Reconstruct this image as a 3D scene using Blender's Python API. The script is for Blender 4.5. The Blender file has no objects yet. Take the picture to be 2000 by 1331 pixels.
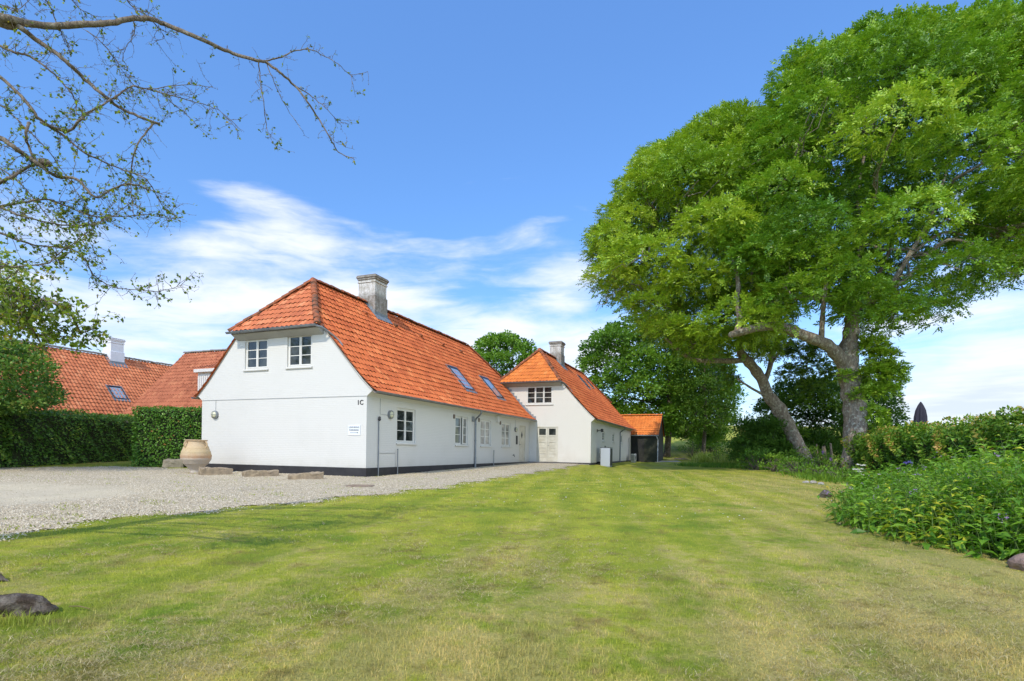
import bpy, bmesh, math, random
import numpy as np
from mathutils import Vector, Matrix, noise as mnoise
random.seed(7); rng = np.random.default_rng(7)
SC = bpy.context.scene; COL = SC.collection
R = math.radians

# ---------------------------------------------------------------- camera, sky, sun, exposure
FPX, CX, CY, ROLL, CH = 1060.0, 1000.0, 881.3, R(.788), 1.01      # measured from the photograph's vanishing points
cam_d = bpy.data.cameras.new("camera"); cam = bpy.data.objects.new("camera", cam_d); COL.objects.link(cam)
cam_d.sensor_width = 36; cam_d.lens = FPX / 2000 * 36; cam_d.shift_y = (CY - 665.5) / 2000
cam_d.clip_start = .05; cam_d.clip_end = 3000
cam.matrix_world = Matrix.Translation((0, 0, CH)) @ Matrix.Rotation(R(90), 4, 'X') @ Matrix.Rotation(ROLL, 4, 'Z')
SC.camera = cam
SC.view_settings.view_transform = 'Standard'; SC.view_settings.look = 'None'
SC.view_settings.gamma = 1; SC.view_settings.exposure = 0.70

SUN_EL = R(44); SUNV = Vector((-.43, -.903, 0)).normalized() * math.cos(SUN_EL) + Vector((0, 0, math.sin(SUN_EL)))
sd = bpy.data.lights.new("sun", 'SUN'); sd.energy = 2.0; sd.angle = R(.6); sd.color = (1, .91, .76)
sun = bpy.data.objects.new("sun", sd); COL.objects.link(sun)
sun.rotation_euler = (-SUNV).to_track_quat('-Z', 'Y').to_euler()

class NT:
    """tiny wrapper for building node trees"""
    def __init__(s, tree): s.t = tree
    def n(s, typ, ins=None, **props):
        nd = s.t.nodes.new('ShaderNode' + typ)
        for k, v in props.items(): setattr(nd, k, v)
        for k, v in (ins or {}).items():
            sock = nd.inputs[k]
            if isinstance(v, bpy.types.NodeSocket): s.t.links.new(v, sock)
            elif isinstance(v, bpy.types.Node): s.t.links.new(v.outputs[0], sock)
            else: sock.default_value = v
        return nd
    def m(s, op, a, b=0.0, c=0.0, clamp=False):
        nd = s.n('Math', {0: a, 1: b, 2: c}, operation=op); nd.use_clamp = clamp; return nd.outputs[0]
    def mix(s, f, a, b, mode='MIX'):
        nd = s.t.nodes.new('ShaderNodeMix'); nd.data_type = 'RGBA'; nd.blend_type = mode
        for i, v in ((0, f), (6, a), (7, b)):
            if isinstance(v, bpy.types.NodeSocket): s.t.links.new(v, nd.inputs[i])
            elif isinstance(v, (tuple, list)): nd.inputs[i].default_value = tuple(v[:3]) + (1,)
            else: nd.inputs[i].default_value = v
        return nd.outputs[2]
    def ramp(s, f, stops, interp='LINEAR'):
        nd = s.n('ValToRGB', {0: f}); cr = nd.color_ramp; cr.interpolation = interp
        while len(cr.elements) < len(stops): cr.elements.new(.5)
        for e, (p, c) in zip(cr.elements, stops):
            e.position = p; e.color = (c, c, c, 1) if isinstance(c, (int, float)) else tuple(c) + (1,)
        return nd.outputs[0]
    def noise(s, vec, scale, detail=4, rough=.55, dist=0, out=0):
        return s.n('TexNoise', {'Vector': vec, 'Scale': scale, 'Detail': detail, 'Roughness': rough, 'Distortion': dist}).outputs[out]

world = bpy.data.worlds.new("World"); SC.world = world; world.use_nodes = True
wt = world.node_tree; wt.nodes.clear(); W = NT(wt)
sky = W.n('TexSky', sky_type='NISHITA'); sky.sun_disc = False; sky.sun_elevation = SUN_EL
sky.sun_rotation = math.atan2(SUNV.x, SUNV.y); sky.air_density = 1.0; sky.dust_density = .25; sky.ozone_density = 4.0
geo = W.n('TexCoord').outputs['Generated']
sep = W.n('SeparateXYZ', {0: geo}); dx, dy, dz = sep.outputs
az = W.m('ARCTAN2', dx, dy); el = W.m('ARCSINE', dz)
azd = W.m('MULTIPLY', az, 57.2958); eld = W.m('MULTIPLY', el, 57.2958)
cp = W.n('CombineXYZ', {0: W.m('MULTIPLY', azd, .055), 1: W.m('MULTIPLY', eld, .15), 2: .3}).outputs[0]
warp = W.n('VectorMath', {0: cp, 1: W.n('VectorMath', {0: W.noise(cp, 1.1, 3, out=1), 3: .55}, operation='SCALE').outputs[0]}, operation='ADD').outputs[0]
rot = W.n('VectorRotate', {'Vector': warp, 'Angle': R(-14)}, rotation_type='Z_AXIS').outputs[0]
strk = W.noise(W.n('VectorMath', {0: rot, 1: (.8, 1.7, 1)}, operation='MULTIPLY').outputs[0], 1.5, 10, .56, .25)
puff = W.noise(W.n('VectorMath', {0: cp, 1: (2.6, 2.4, 1)}, operation='MULTIPLY').outputs[0], 1.0, 9, .58, .2)
def gauss(a0, e0, sa, se, tilt, amp):
    c, s_ = math.cos(R(tilt)), math.sin(R(tilt))
    x = W.m('SUBTRACT', azd, a0); y = W.m('SUBTRACT', eld, e0)
    p = W.m('DIVIDE', W.m('ADD', W.m('MULTIPLY', x, c), W.m('MULTIPLY', y, s_)), sa)
    q = W.m('DIVIDE', W.m('ADD', W.m('MULTIPLY', x, -s_), W.m('MULTIPLY', y, c)), se)
    r2 = W.m('ADD', W.m('MULTIPLY', p, p), W.m('MULTIPLY', q, q))
    return W.m('MULTIPLY', W.m('EXPONENT', W.m('MULTIPLY', r2, -1)), amp)
tot = None
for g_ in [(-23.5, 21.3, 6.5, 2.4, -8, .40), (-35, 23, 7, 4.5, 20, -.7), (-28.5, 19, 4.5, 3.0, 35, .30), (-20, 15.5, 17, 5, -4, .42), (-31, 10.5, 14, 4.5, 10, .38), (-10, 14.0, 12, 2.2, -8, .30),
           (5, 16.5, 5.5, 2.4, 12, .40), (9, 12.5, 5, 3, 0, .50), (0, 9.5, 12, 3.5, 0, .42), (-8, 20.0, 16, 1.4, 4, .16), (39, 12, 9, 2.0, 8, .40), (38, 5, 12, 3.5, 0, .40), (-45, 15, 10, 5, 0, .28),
           (40, 8.0, 12, 3, 8, .26), (25, 3, 30, 3.0, 0, .45), (-30, 4, 30, 5, 0, .42), (112, 40, 60, 35, 0, 1.1), (-140, 35, 50, 25, 0, .7)]:  # the closing pair are unseen clouds added to lift the fill light
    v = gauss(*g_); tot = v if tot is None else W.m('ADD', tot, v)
cl = W.m('ADD', W.m('MULTIPLY', strk, .75), W.m('MULTIPLY', puff, .35))
mask = W.m('ADD', W.m('MULTIPLY', W.m('SUBTRACT', cl, .55), 2.3), W.m('MULTIPLY', tot, 1.18))
mask = W.m('SUBTRACT', mask, W.n('MapRange', {0: eld, 1: 22, 2: 31, 3: 0.0, 4: .55}, interpolation_type='SMOOTHSTEP').outputs[0])
mask = W.n('MapRange', {0: mask, 1: .10, 2: 1.0}, interpolation_type='SMOOTHSTEP').outputs[0]
low = W.n('MapRange', {0: eld, 1: 0, 2: 17, 3: .45, 4: 0.0}, interpolation_type='SMOOTHSTEP').outputs[0]
mask = W.m('MAXIMUM', mask, low); mask = W.m('MULTIPLY', mask, .93)
shade = W.ramp(W.noise(W.n('VectorMath', {0: cp, 1: (1.8, 4.5, 1)}, operation='MULTIPLY').outputs[0], 1.0, 6), [(.38, (.66, .72, .80)), (.60, (.93, .95, .99))])
shade = W.mix(W.n('MapRange', {0: eld, 1: 5, 2: 12}).outputs[0], shade, (.91, .94, 1.0))
cloudc = W.n('VectorMath', {0: shade, 3: W.n('MapRange', {0: W.m('ABSOLUTE', W.m('SUBTRACT', azd, -8.0)), 1: 62, 2: 100, 3: 6.0, 4: 15.0}).outputs[0]}, operation='SCALE').outputs[0]  # clouds out of view made brighter to fill the shaded side wall
skyc = W.mix(1.0, sky.outputs[0], (.75, .985, 1.20), 'MULTIPLY')
skyc = W.n('VectorMath', {0: skyc, 3: W.n('MapRange', {0: eld, 1: 15, 2: 45, 3: .98, 4: 1.4}).outputs[0]}, operation='SCALE').outputs[0]
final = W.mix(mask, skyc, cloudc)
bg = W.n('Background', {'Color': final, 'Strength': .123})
W.n('OutputWorld', {'Surface': bg.outputs[0]})

# ---------------------------------------------------------------- measuring helpers
_c, _s = math.cos(ROLL), math.sin(ROLL)
def ray(x, y):
    u = x - CX; v = y - CY
    return ((u * _c + v * _s) / FPX, -(-u * _s + v * _c) / FPX)
def P(x, y, Y):
    r = ray(x, y); return Vector((r[0] * Y, Y, CH + r[1] * Y))
def sstep(a, b, x):
    t = np.clip((np.asarray(x, float) - a) / (b - a), 0, 1); return t * t * (3 - 2 * t)
D2 = np.array([.36456496, .93117796]); D1 = np.array([-.93117796, .36456496]); C1 = np.array([-5.1883, 19.3])
ANG = math.atan2(D2[1], D2[0])
def gz(X, Y):
    """height of the ground"""
    X = np.asarray(X, float); Y = np.asarray(Y, float)
    near = np.interp(Y, [-60, 0, 19.3, 34, 60], [-.33 - 1.0, -.33, 0, .25, .3])
    lawn = np.interp(Y, [-60, 0, 19.3, 28, 40, 49, 57, 70, 100, 165, 300, 900], [-1.33, -.33, -.015, .02, .0, .13, .5, 2.05, 5.0, 9.9, 10.5, 8])
    a = (X - C1[0]) * D1[0] + (Y - C1[1]) * D1[1]
    w = sstep(-5.4, -3.6, a)
    far = sstep(50, 60, Y)
    z = lawn * (1 - w * (1 - far)) + near * w * (1 - far)
    z = z + .14 * sstep(9, 15, X) * sstep(8, 20, Y) * (1 - far)
    return z
def G(X, Y): return float(gz(X, Y))
def L2W(b, a): return (C1[0] + b * D2[0] + a * D1[0], C1[1] + b * D2[1] + a * D1[1])

def at_ground(x, y):
    """world point where the sight line meets the ground"""
    r = ray(x, y); lo, hi = 1.0, 200.0
    for _ in range(50):
        m_ = (lo + hi) / 2
        if CH + r[1] * m_ > G(r[0] * m_, m_): lo = m_
        else: hi = m_
    return Vector((r[0] * lo, lo, G(r[0] * lo, lo)))

# ---------------------------------------------------------------- object helpers
def tag(o, label=None, cat=None, group=None, kind=None):
    if label: o['label'] = label
    if cat: o['category'] = cat
    if group: o['group'] = group
    if kind: o['kind'] = kind
    return o
def empty(name, loc, rz=0.0, **k):
    o = bpy.data.objects.new(name, None); COL.objects.link(o); o.location = loc; o.rotation_euler = (0, 0, rz)
    o.empty_display_size = .3; return tag(o, **k)
def obj(name, me, mat, parent=None, smooth=False, **k):
    if isinstance(me, bmesh.types.BMesh):
        b = me; me = bpy.data.meshes.new(name); b.to_mesh(me); b.free()
    if mat is not None:
        for m_ in (mat if isinstance(mat, (list, tuple)) else [mat]): me.materials.append(m_)
    if smooth: me.polygons.foreach_set('use_smooth', [True] * len(me.polygons))
    o = bpy.data.objects.new(name, me); COL.objects.link(o)
    if parent: o.parent = parent
    return tag(o, **k)
def npmesh(name, V, Fc, attrs=None):
    """V (n,3), Fc (m,k) -> mesh; attrs: dict name -> per-face floats"""
    V = np.asarray(V, np.float32); Fc = np.asarray(Fc, np.int32); me = bpy.data.meshes.new(name)
    me.vertices.add(len(V)); me.vertices.foreach_set('co', V.ravel())
    k = Fc.shape[1]; me.loops.add(Fc.size); me.loops.foreach_set('vertex_index', Fc.ravel())
    me.polygons.add(len(Fc)); me.polygons.foreach_set('loop_start', np.arange(0, Fc.size, k, dtype=np.int32))
    me.polygons.foreach_set('loop_total', np.full(len(Fc), k, np.int32))
    for nm, vals in (attrs or {}).items():
        at = me.attributes.new(nm, 'FLOAT', 'FACE'); at.data.foreach_set('value', np.asarray(vals, np.float32))
    me.update(calc_edges=True); me.polygons.foreach_set('use_smooth', np.zeros(len(Fc), bool)); return me
def box(bm, x0, x1, y0, y1, z0, z1, M=None, bevel=0):
    vs = [Vector((x, y, z)) for z in (z0, z1) for x, y in ((x0, y0), (x1, y0), (x1, y1), (x0, y1))]
    if M is not None: vs = [M @ v for v in vs]
    v = [bm.verts.new(p) for p in vs]
    fs = [bm.faces.new([v[i] for i in q]) for q in ((3, 2, 1, 0), (4, 5, 6, 7), (0, 1, 5, 4), (1, 2, 6, 5), (2, 3, 7, 6), (3, 0, 4, 7))]
    if bevel: bmesh.ops.bevel(bm, geom=list({e for f in fs for e in f.edges}), offset=bevel, segments=1, affect='EDGES')
def tube(bm, pts, rad, seg=8, cap=True):
    pts = [Vector(p) for p in pts]; n = len(pts)
    rad = [rad] * n if isinstance(rad, (int, float)) else rad
    rings = []; up = None
    for i, p in enumerate(pts):
        d = (pts[min(i + 1, n - 1)] - pts[max(i - 1, 0)])
        if d.length < 1e-7: d = Vector((0, 0, 1))
        d.normalize()
        if up is None: up = d.orthogonal().normalized()
        else:
            up = up - d * up.dot(d)
            up = up.normalized() if up.length > 1e-5 else d.orthogonal().normalized()
        s = d.cross(up)
        rings.append([bm.verts.new(p + (up * math.cos(t) + s * math.sin(t)) * rad[i]) for t in [2 * math.pi * j / seg for j in range(seg)]])
    for a, b in zip(rings, rings[1:]):
        for j in range(seg): bm.faces.new((a[j], a[(j + 1) % seg], b[(j + 1) % seg], b[j]))
    if cap and seg > 2: bm.faces.new(rings[0][::-1]); bm.faces.new(rings[-1])
def lathe(bm, prof, seg=32, M=None):
    rings = []
    for r, z in prof:
        rings.append([bm.verts.new((M @ Vector((r * math.cos(t), r * math.sin(t), z))) if M else (r * math.cos(t), r * math.sin(t), z)) for t in [2 * math.pi * j / seg for j in range(seg)]])
    for a, b in zip(rings, rings[1:]):
        for j in range(seg): bm.faces.new((a[j], a[(j + 1) % seg], b[(j + 1) % seg], b[j]))
    bm.faces.new(rings[0][::-1]); bm.faces.new(rings[-1])
def extrude(bm, prof, axis_pts, M=None):
    """closed 2-D profile (y,z) swept from x0 to x1"""
    x0, x1 = axis_pts; f = (lambda v: M @ v) if M is not None else (lambda v: v)
    A = [bm.verts.new(f(Vector((x0, y, z)))) for y, z in prof]; B = [bm.verts.new(f(Vector((x1, y, z)))) for y, z in prof]
    n = len(prof)
    for i in range(n): bm.faces.new((A[i], A[(i + 1) % n], B[(i + 1) % n], B[i]))
    bm.faces.new(A[::-1]); bm.faces.new(B)
def catmull(pts, k=4):
    pts = [Vector(p) for p in pts]; out = []
    for i in range(len(pts) - 1):
        p0, p1, p2, p3 = pts[max(i - 1, 0)], pts[i], pts[i + 1], pts[min(i + 2, len(pts) - 1)]
        for j in range(k):
            t = j / k
            out.append(.5 * ((2 * p1) + (p2 - p0) * t + (2 * p0 - 5 * p1 + 4 * p2 - p3) * t * t + (3 * p1 - p0 - 3 * p2 + p3) * t ** 3))
    out.append(pts[-1]); return out

# ---------------------------------------------------------------- materials
def mat(name, col, rough=.8, spec=.3, metal=0.0, bump=None, var=None, coat=0.0):
    """plain procedural material: colour varied by two noises, optional bump (scale, strength, distance)"""
    m = bpy.data.materials.new(name); m.use_nodes = True; t = NT(m.node_tree); p = m.node_tree.nodes['Principled BSDF']
    oc = t.n('TexCoord').outputs['Object']
    c = col
    if var:
        sc, amt, col2 = var
        f = t.ramp(t.noise(oc, sc, 6, .62), [(.5 - amt, 0.0), (.5 + amt, 1.0)])
        c = t.mix(f, col, col2); m.node_tree.links.new(c, p.inputs['Base Color'])
    else: p.inputs['Base Color'].default_value = tuple(col) + (1,)
    p.inputs['Roughness'].default_value = rough; p.inputs['Specular IOR Level'].default_value = spec; p.inputs['Metallic'].default_value = metal
    p.inputs['Coat Weight'].default_value = coat
    if bump:
        b = t.n('Bump', {'Height': t.noise(oc, bump[0], 6, .6), 'Strength': bump[1], 'Distance': bump[2]})
        m.node_tree.links.new(b.outputs[0], p.inputs['Normal'])
    m['t'] = 1; return m

def wall_mat(name, base=(.635, .62, .57), dirt=(.56, .55, .50), stained=False):
    m = bpy.data.materials.new(name); m.use_nodes = True; t = NT(m.node_tree); p = m.node_tree.nodes['Principled BSDF']; lk = m.node_tree.links
    oc = t.n('TexCoord').outputs['Object']; nrm = t.n('NewGeometry').outputs['Normal']
    s = t.n('SeparateXYZ', {0: oc})
    horiz = t.m('ADD', s.outputs[0], s.outputs[1])
    bv = t.n('CombineXYZ', {0: horiz, 1: s.outputs[2], 2: 0.0}).outputs[0]
    wob = t.n('VectorMath', {0: bv, 1: t.n('VectorMath', {0: t.noise(oc, 3, 2, out=1), 3: .02}, operation='SCALE').outputs[0]}, operation='ADD').outputs[0]
    br = t.n('TexBrick', {'Vector': wob, 'Scale': 1.0, 'Mortar Size': .010, 'Mortar Smooth': .7, 'Bias': 0, 'Brick Width': .24, 'Row Height': .068})
    n1 = t.ramp(t.noise(oc, .55, 6, .65), [(.52, 0.0), (.76, .55 if stained else .34)])
    n2 = t.ramp(t.noise(oc, 5, 5, .7), [(.60, 0.0), (.82, .32 if not stained else .8)])
    c = t.mix(n1, base, dirt); c = t.mix(n2, c, tuple(x * .85 for x in dirt))
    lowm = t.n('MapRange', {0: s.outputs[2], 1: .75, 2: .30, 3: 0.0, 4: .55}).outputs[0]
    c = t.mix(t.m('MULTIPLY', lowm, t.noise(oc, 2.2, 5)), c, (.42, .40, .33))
    if stained:
        st = t.ramp(t.noise(t.n('VectorMath', {0: oc, 1: (2, 2, .9)}, operation='MULTIPLY').outputs[0], 4, 6, .7), [(.42, 0.0), (.62, 1.0)])
        c = t.mix(st, c, (.40, .37, .31))
        c = t.mix(t.ramp(t.noise(oc, 14, 4, .7), [(.60, 0.0), (.66, .85)]), c, (.14, .12, .10))
        c = t.mix(t.m('MULTIPLY', br.outputs['Fac'], .5), c, (.25, .23, .2))
    if stained:
        zc = s.outputs[2]; band = t.m('MAXIMUM', t.n('MapRange', {0: zc, 1: 8.98, 2: 9.06, 3: 0.0, 4: .8}).outputs[0], t.n('MapRange', {0: zc, 1: 8.5, 2: 8.25, 3: 0.0, 4: .75}).outputs[0])
        c = t.mix(t.m('MULTIPLY', band, t.ramp(t.noise(oc, 6, 5, .7), [(.25, .35), (.6, 1.0)])), c, (.13, .105, .075))
    c = t.mix(t.m('MULTIPLY', br.outputs['Fac'], .06), c, (.45, .45, .43))
    lk.new(c, p.inputs['Base Color']); p.inputs['Roughness'].default_value = .75; p.inputs['Specular IOR Level'].default_value = .25
    h = t.m('ADD', t.m('MULTIPLY', br.outputs['Fac'], -1.0), t.m('MULTIPLY', t.noise(oc, 26, 4, .6), .7))
    lk.new(t.n('Bump', {'Height': h, 'Strength': .38, 'Distance': .010}).outputs[0], p.inputs['Normal'])
    return m
def tile_mat(name, c1, c2, c3, moss):
    """clay pantiles: each tile its own shade, grime and lichen blotches"""
    m = bpy.data.materials.new(name); m.use_nodes = True; t = NT(m.node_tree); p = m.node_tree.nodes['Principled BSDF']; lk = m.node_tree.links
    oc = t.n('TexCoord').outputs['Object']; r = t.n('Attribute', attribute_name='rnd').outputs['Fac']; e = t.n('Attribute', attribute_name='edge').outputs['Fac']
    c = t.ramp(r, [(0, c1), (.55, c2), (.86, c2), (1, c3)])
    big = t.ramp(t.noise(oc, .45, 5, .6), [(.38, 0.0), (.68, 1.0)])
    c = t.mix(t.m('MULTIPLY', big, .36), c, tuple(x * .74 for x in c1))
    g = t.ramp(t.noise(oc, 9, 6, .7), [(.50, 0.0), (.80, .32)])
    c = t.mix(g, c, (.20, .10, .06))
    l = t.ramp(t.noise(oc, 3.1, 8, .75), [(.64 - moss, 0.0), (.78 - moss, .55)])
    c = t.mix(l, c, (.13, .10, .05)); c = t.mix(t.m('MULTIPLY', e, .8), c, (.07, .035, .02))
    lk.new(c, p.inputs['Base Color']); p.inputs['Roughness'].default_value = .78; p.inputs['Specular IOR Level'].default_value = .25
    lk.new(t.n('Bump', {'Height': t.noise(oc, 40, 4), 'Strength': .35, 'Distance': .008}).outputs[0], p.inputs['Normal'])
    return m
def leaf_mat(name, stops, trans=.35, rough=.5, patch=None, spec=.3):
    """leaf colour from a per-leaf value, with larger patches of another green"""
    m = bpy.data.materials.new(name); m.use_nodes = True; t = NT(m.node_tree); nt = m.node_tree; p = nt.nodes['Principled BSDF']
    r = t.n('Attribute', attribute_name='rnd').outputs['Fac']; c = t.ramp(r, stops)
    if patch:
        oc = t.n('TexCoord').outputs['Object']
        c = t.mix(t.ramp(t.noise(oc, patch[0], 3, .6), [(.42, 0.0), (.62, patch[2])]), c, patch[1])
    nt.links.new(c, p.inputs['Base Color']); p.inputs['Roughness'].default_value = rough; p.inputs['Specular IOR Level'].default_value = spec
    tr = t.n('BsdfTranslucent', {'Color': t.mix(1.0, c, (1.25, 1.25, .55), 'MULTIPLY')})
    mx = t.n('MixShader', {0: trans, 1: p.outputs[0], 2: tr.outputs[0]})
    nt.links.new(mx.outputs[0], nt.nodes['Material Output'].inputs['Surface']); return m
def bark_mat(name, c1, c2, lichen=.5, vs=6, lcol=(.50, .50, .42)):
    m = bpy.data.materials.new(name); m.use_nodes = True; t = NT(m.node_tree); p = m.node_tree.nodes['Principled BSDF']; lk = m.node_tree.links
    oc = t.n('TexCoord').outputs['Object']
    st = t.n('VectorMath', {0: oc, 1: (1, 1, .22)}, operation='MULTIPLY').outputs[0]
    n = t.noise(st, vs * 2.2, 8, .68, .4)
    c = t.mix(t.ramp(n, [(.38, 0.0), (.62, 1.0)]), c1, c2)
    l = t.ramp(t.noise(oc, vs * 1.3, 8, .78), [(.53, 0.0), (.58, lichen)]); c = t.mix(l, c, lcol)
    gr = t.ramp(t.noise(oc, 1.1, 4, .6), [(.5, 0.0), (.75, .35)]); c = t.mix(gr, c, (.09, .10, .035))
    lk.new(c, p.inputs['Base Color']); p.inputs['Roughness'].default_value = .9; p.inputs['Specular IOR Level'].default_value = .15
    lk.new(t.n('Bump', {'Height': n, 'Strength': .9, 'Distance': .05}).outputs[0], p.inputs['Normal']); return m

def ground_cols(t, oc):
    """lawn colour by place: fresh green, yellowing and straw patches, mowing bands"""
    green = (.19, .285, .026); lite = (.47, .465, .052); straw = (.56, .45, .17); dry = (.24, .17, .06)
    n1 = t.noise(oc, .22, 5, .6, .6); n2 = t.noise(oc, 1.1, 6, .65); n3 = t.noise(oc, 6.5, 6, .7)
    mow = t.noise(t.n('VectorMath', {0: t.n('VectorRotate', {'Vector': oc, 'Angle': R(9)}, rotation_type='Z_AXIS').outputs[0], 1: (1.7, .07, 0)}, operation='MULTIPLY').outputs[0], 1.0, 3, .5, .6)
    c = t.mix(t.ramp(n2, [(.36, 0.0), (.62, 1.0)]), green, lite)
    c = t.mix(t.ramp(n1, [(.42, 0.0), (.64, .75)]), c, lite)
    s = t.n('SeparateXYZ', {0: oc})
    near = t.n('MapRange', {0: s.outputs[1], 1: 8.0, 2: 3.5, 3: 0.0, 4: .09}).outputs[0]
    rt = t.n('MapRange', {0: t.m('SUBTRACT', s.outputs[0], t.m('MULTIPLY', s.outputs[1], .28)), 1: -1.5, 2: 4, 3: -.04, 4: .055}).outputs[0]
    rt = t.m('MULTIPLY', rt, t.n('MapRange', {0: s.outputs[1], 1: 28.0, 2: 16, 3: 0.0, 4: 1.0}).outputs[0])
    sv = t.m('ADD', t.m('ADD', t.m('ADD', t.m('MULTIPLY', n2, .36), t.m('MULTIPLY', n3, .40)), t.m('MULTIPLY', mow, .30)), t.m('ADD', near, rt))
    c = t.mix(t.ramp(sv, [(.520, 0.0), (.625, .85)]), c, straw)
    c = t.mix(t.ramp(t.noise(oc, 2.7, 7, .72), [(.53, 0.0), (.68, .8)]), c, dry)
    ax = t.n('SeparateXYZ', {0: t.n('VectorRotate', {'Vector': oc, 'Angle': R(9)}, rotation_type='Z_AXIS').outputs[0]}).outputs[0]
    st_ = t.m('SINE', t.m('ADD', t.m('MULTIPLY', ax, 5.6), t.m('MULTIPLY', t.noise(oc, .10, 2), 9)))
    c = t.mix(t.n('MapRange', {0: st_, 1: -.6, 2: .8, 3: 0.0, 4: .26}, interpolation_type='SMOOTHSTEP').outputs[0], c, (.14, .21, .022))
    return c, n3
m_ground = bpy.data.materials.new('lawn'); m_ground.use_nodes = True
t = NT(m_ground.node_tree); p = m_ground.node_tree.nodes['Principled BSDF']; oc = t.n('TexCoord').outputs['Object']
c, n3 = ground_cols(t, oc)
fine = t.noise(oc, 45, 5, .7); c = t.mix(t.ramp(fine, [(.35, .0), (.7, .5)]), c, (.13, .145, .03))
sy = t.n('SeparateXYZ', {0: oc}).outputs[1]
fieldc = t.mix(t.noise(oc, .05, 4), (.30, .32, .045), (.40, .37, .08))
c = t.mix(t.n('MapRange', {0: sy, 1: 95, 2: 120}).outputs[0], c, fieldc)
m_ground.node_tree.links.new(c, p.inputs['Base Color']); p.inputs['Roughness'].default_value = .95; p.inputs['Specular IOR Level'].default_value = .1
hb = t.m('ADD', fine, t.m('MULTIPLY', t.noise(oc, 12, 5, .65), 1.5))
m_ground.node_tree.links.new(t.n('Bump', {'Height': hb, 'Strength': .8, 'Distance': .03}).outputs[0], p.inputs['Normal'])
m_blade = bpy.data.materials.new('grass_blade'); m_blade.use_nodes = True
t = NT(m_blade.node_tree); p = m_blade.node_tree.nodes['Principled BSDF']; oc = t.n('TexCoord').outputs['Object']
c, n3 = ground_cols(t, oc); rr = t.n('Attribute', attribute_name='rnd').outputs['Fac']
c = t.mix(1.0, c, t.ramp(rr, [(0, (.70, .78, .62)), (.6, (1.1, 1.1, 1.0)), (1, (1.6, 1.4, 1.5))]), 'MULTIPLY')
m_blade.node_tree.links.new(c, p.inputs['Base Color']); p.inputs['Roughness'].default_value = .6; p.inputs['Specular IOR Level'].default_value = .2
tr = t.n('BsdfTranslucent', {'Color': c}); mx = t.n('MixShader', {0: .3, 1: p.outputs[0], 2: tr.outputs[0]})
m_blade.node_tree.links.new(mx.outputs[0], m_blade.node_tree.nodes['Material Output'].inputs['Surface'])
m_hay = leaf_mat('dry_clippings', [(0, (.22, .17, .07)), (.5, (.38, .31, .14)), (1, (.54, .46, .25))], .15, .8)

m_gravel = bpy.data.materials.new('gravel'); m_gravel.use_nodes = True
t = NT(m_gravel.node_tree); p = m_gravel.node_tree.nodes['Principled BSDF']; oc = t.n('TexCoord').outputs['Object']
vo = t.n('TexVoronoi', {'Vector': oc, 'Scale': 34.0}); vc = t.n('SeparateColor', {0: vo.outputs['Color']}).outputs[0]
c = t.ramp(vc, [(0, (.28, .225, .14)), (.35, (.47, .385, .24)), (.75, (.60, .50, .33)), (1, (.74, .66, .50))])
sand = t.n('Attribute', attribute_name='sand').outputs['Fac']
sandc = t.mix(t.noise(oc, 2.2, 8, .7), (.54, .45, .285), (.66, .56, .37))
c = t.mix(t.m('MULTIPLY', sand, t.ramp(t.noise(oc, 3, 5, .7), [(.25, .45), (.6, .95)])), c, sandc)
c = t.mix(t.ramp(t.noise(oc, 1.6, 8, .75), [(.58, 0.0), (.74, .6)]), c, (.20, .215, .05))
c = t.mix(t.ramp(t.noise(oc, .6, 4, .6), [(.45, 0.0), (.7, .35)]), c, (.36, .30, .22))
m_gravel.node_tree.links.new(c, p.inputs['Base Color']); p.inputs['Roughness'].default_value = .9
m_gravel.node_tree.links.new(t.n('Bump', {'Height': vo.outputs['Distance'], 'Strength': t.m('SUBTRACT', 1.0, t.m('MULTIPLY', sand, .7)), 'Distance': .03}, invert=True).outputs[0], p.inputs['Normal'])
m_stone_rnd = leaf_mat('gravel_stone', [(0, (.30, .24, .16)), (.3, (.45, .37, .25)), (.7, (.58, .49, .34)), (1, (.74, .67, .52))], 0.0, .85)

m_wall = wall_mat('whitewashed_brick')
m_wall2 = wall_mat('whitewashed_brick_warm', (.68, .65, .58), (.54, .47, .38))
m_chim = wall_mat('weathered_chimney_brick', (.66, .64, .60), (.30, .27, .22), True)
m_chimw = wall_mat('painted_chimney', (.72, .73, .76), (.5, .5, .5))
m_plinth = mat('tarred_plinth', (.018, .017, .020), .6, .4, bump=(9, .5, .02), var=(2.4, .2, (.035, .033, .034)))
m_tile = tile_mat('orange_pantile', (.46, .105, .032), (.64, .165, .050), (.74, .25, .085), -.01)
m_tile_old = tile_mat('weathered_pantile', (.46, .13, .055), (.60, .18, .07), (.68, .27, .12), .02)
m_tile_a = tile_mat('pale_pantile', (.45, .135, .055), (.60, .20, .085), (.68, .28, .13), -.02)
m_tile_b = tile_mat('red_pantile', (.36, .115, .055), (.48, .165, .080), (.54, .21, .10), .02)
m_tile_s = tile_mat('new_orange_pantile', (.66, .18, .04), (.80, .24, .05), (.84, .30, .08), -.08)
m_ridge = mat('ridge_tile', (.42, .12, .045), .85, bump=(20, .6, .02), var=(3.5, .12, (.10, .065, .04)))
m_mortar = mat('ridge_mortar', (.22, .20, .17), .95, bump=(20, .8, .02))
m_zinc = mat('zinc', (.30, .32, .33), .45, .5, .6, bump=(6, .2, .01), var=(3, .2, (.20, .21, .22)))
m_lead = mat('lead_flashing', (.17, .20, .22), .6, .5, .3, bump=(8, .4, .02), var=(4, .15, (.28, .31, .33)))
m_frame = mat('white_paint', (.74, .72, .66), .45, .4, bump=(30, .1, .004), var=(3, .2, (.66, .64, .58)))
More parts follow.
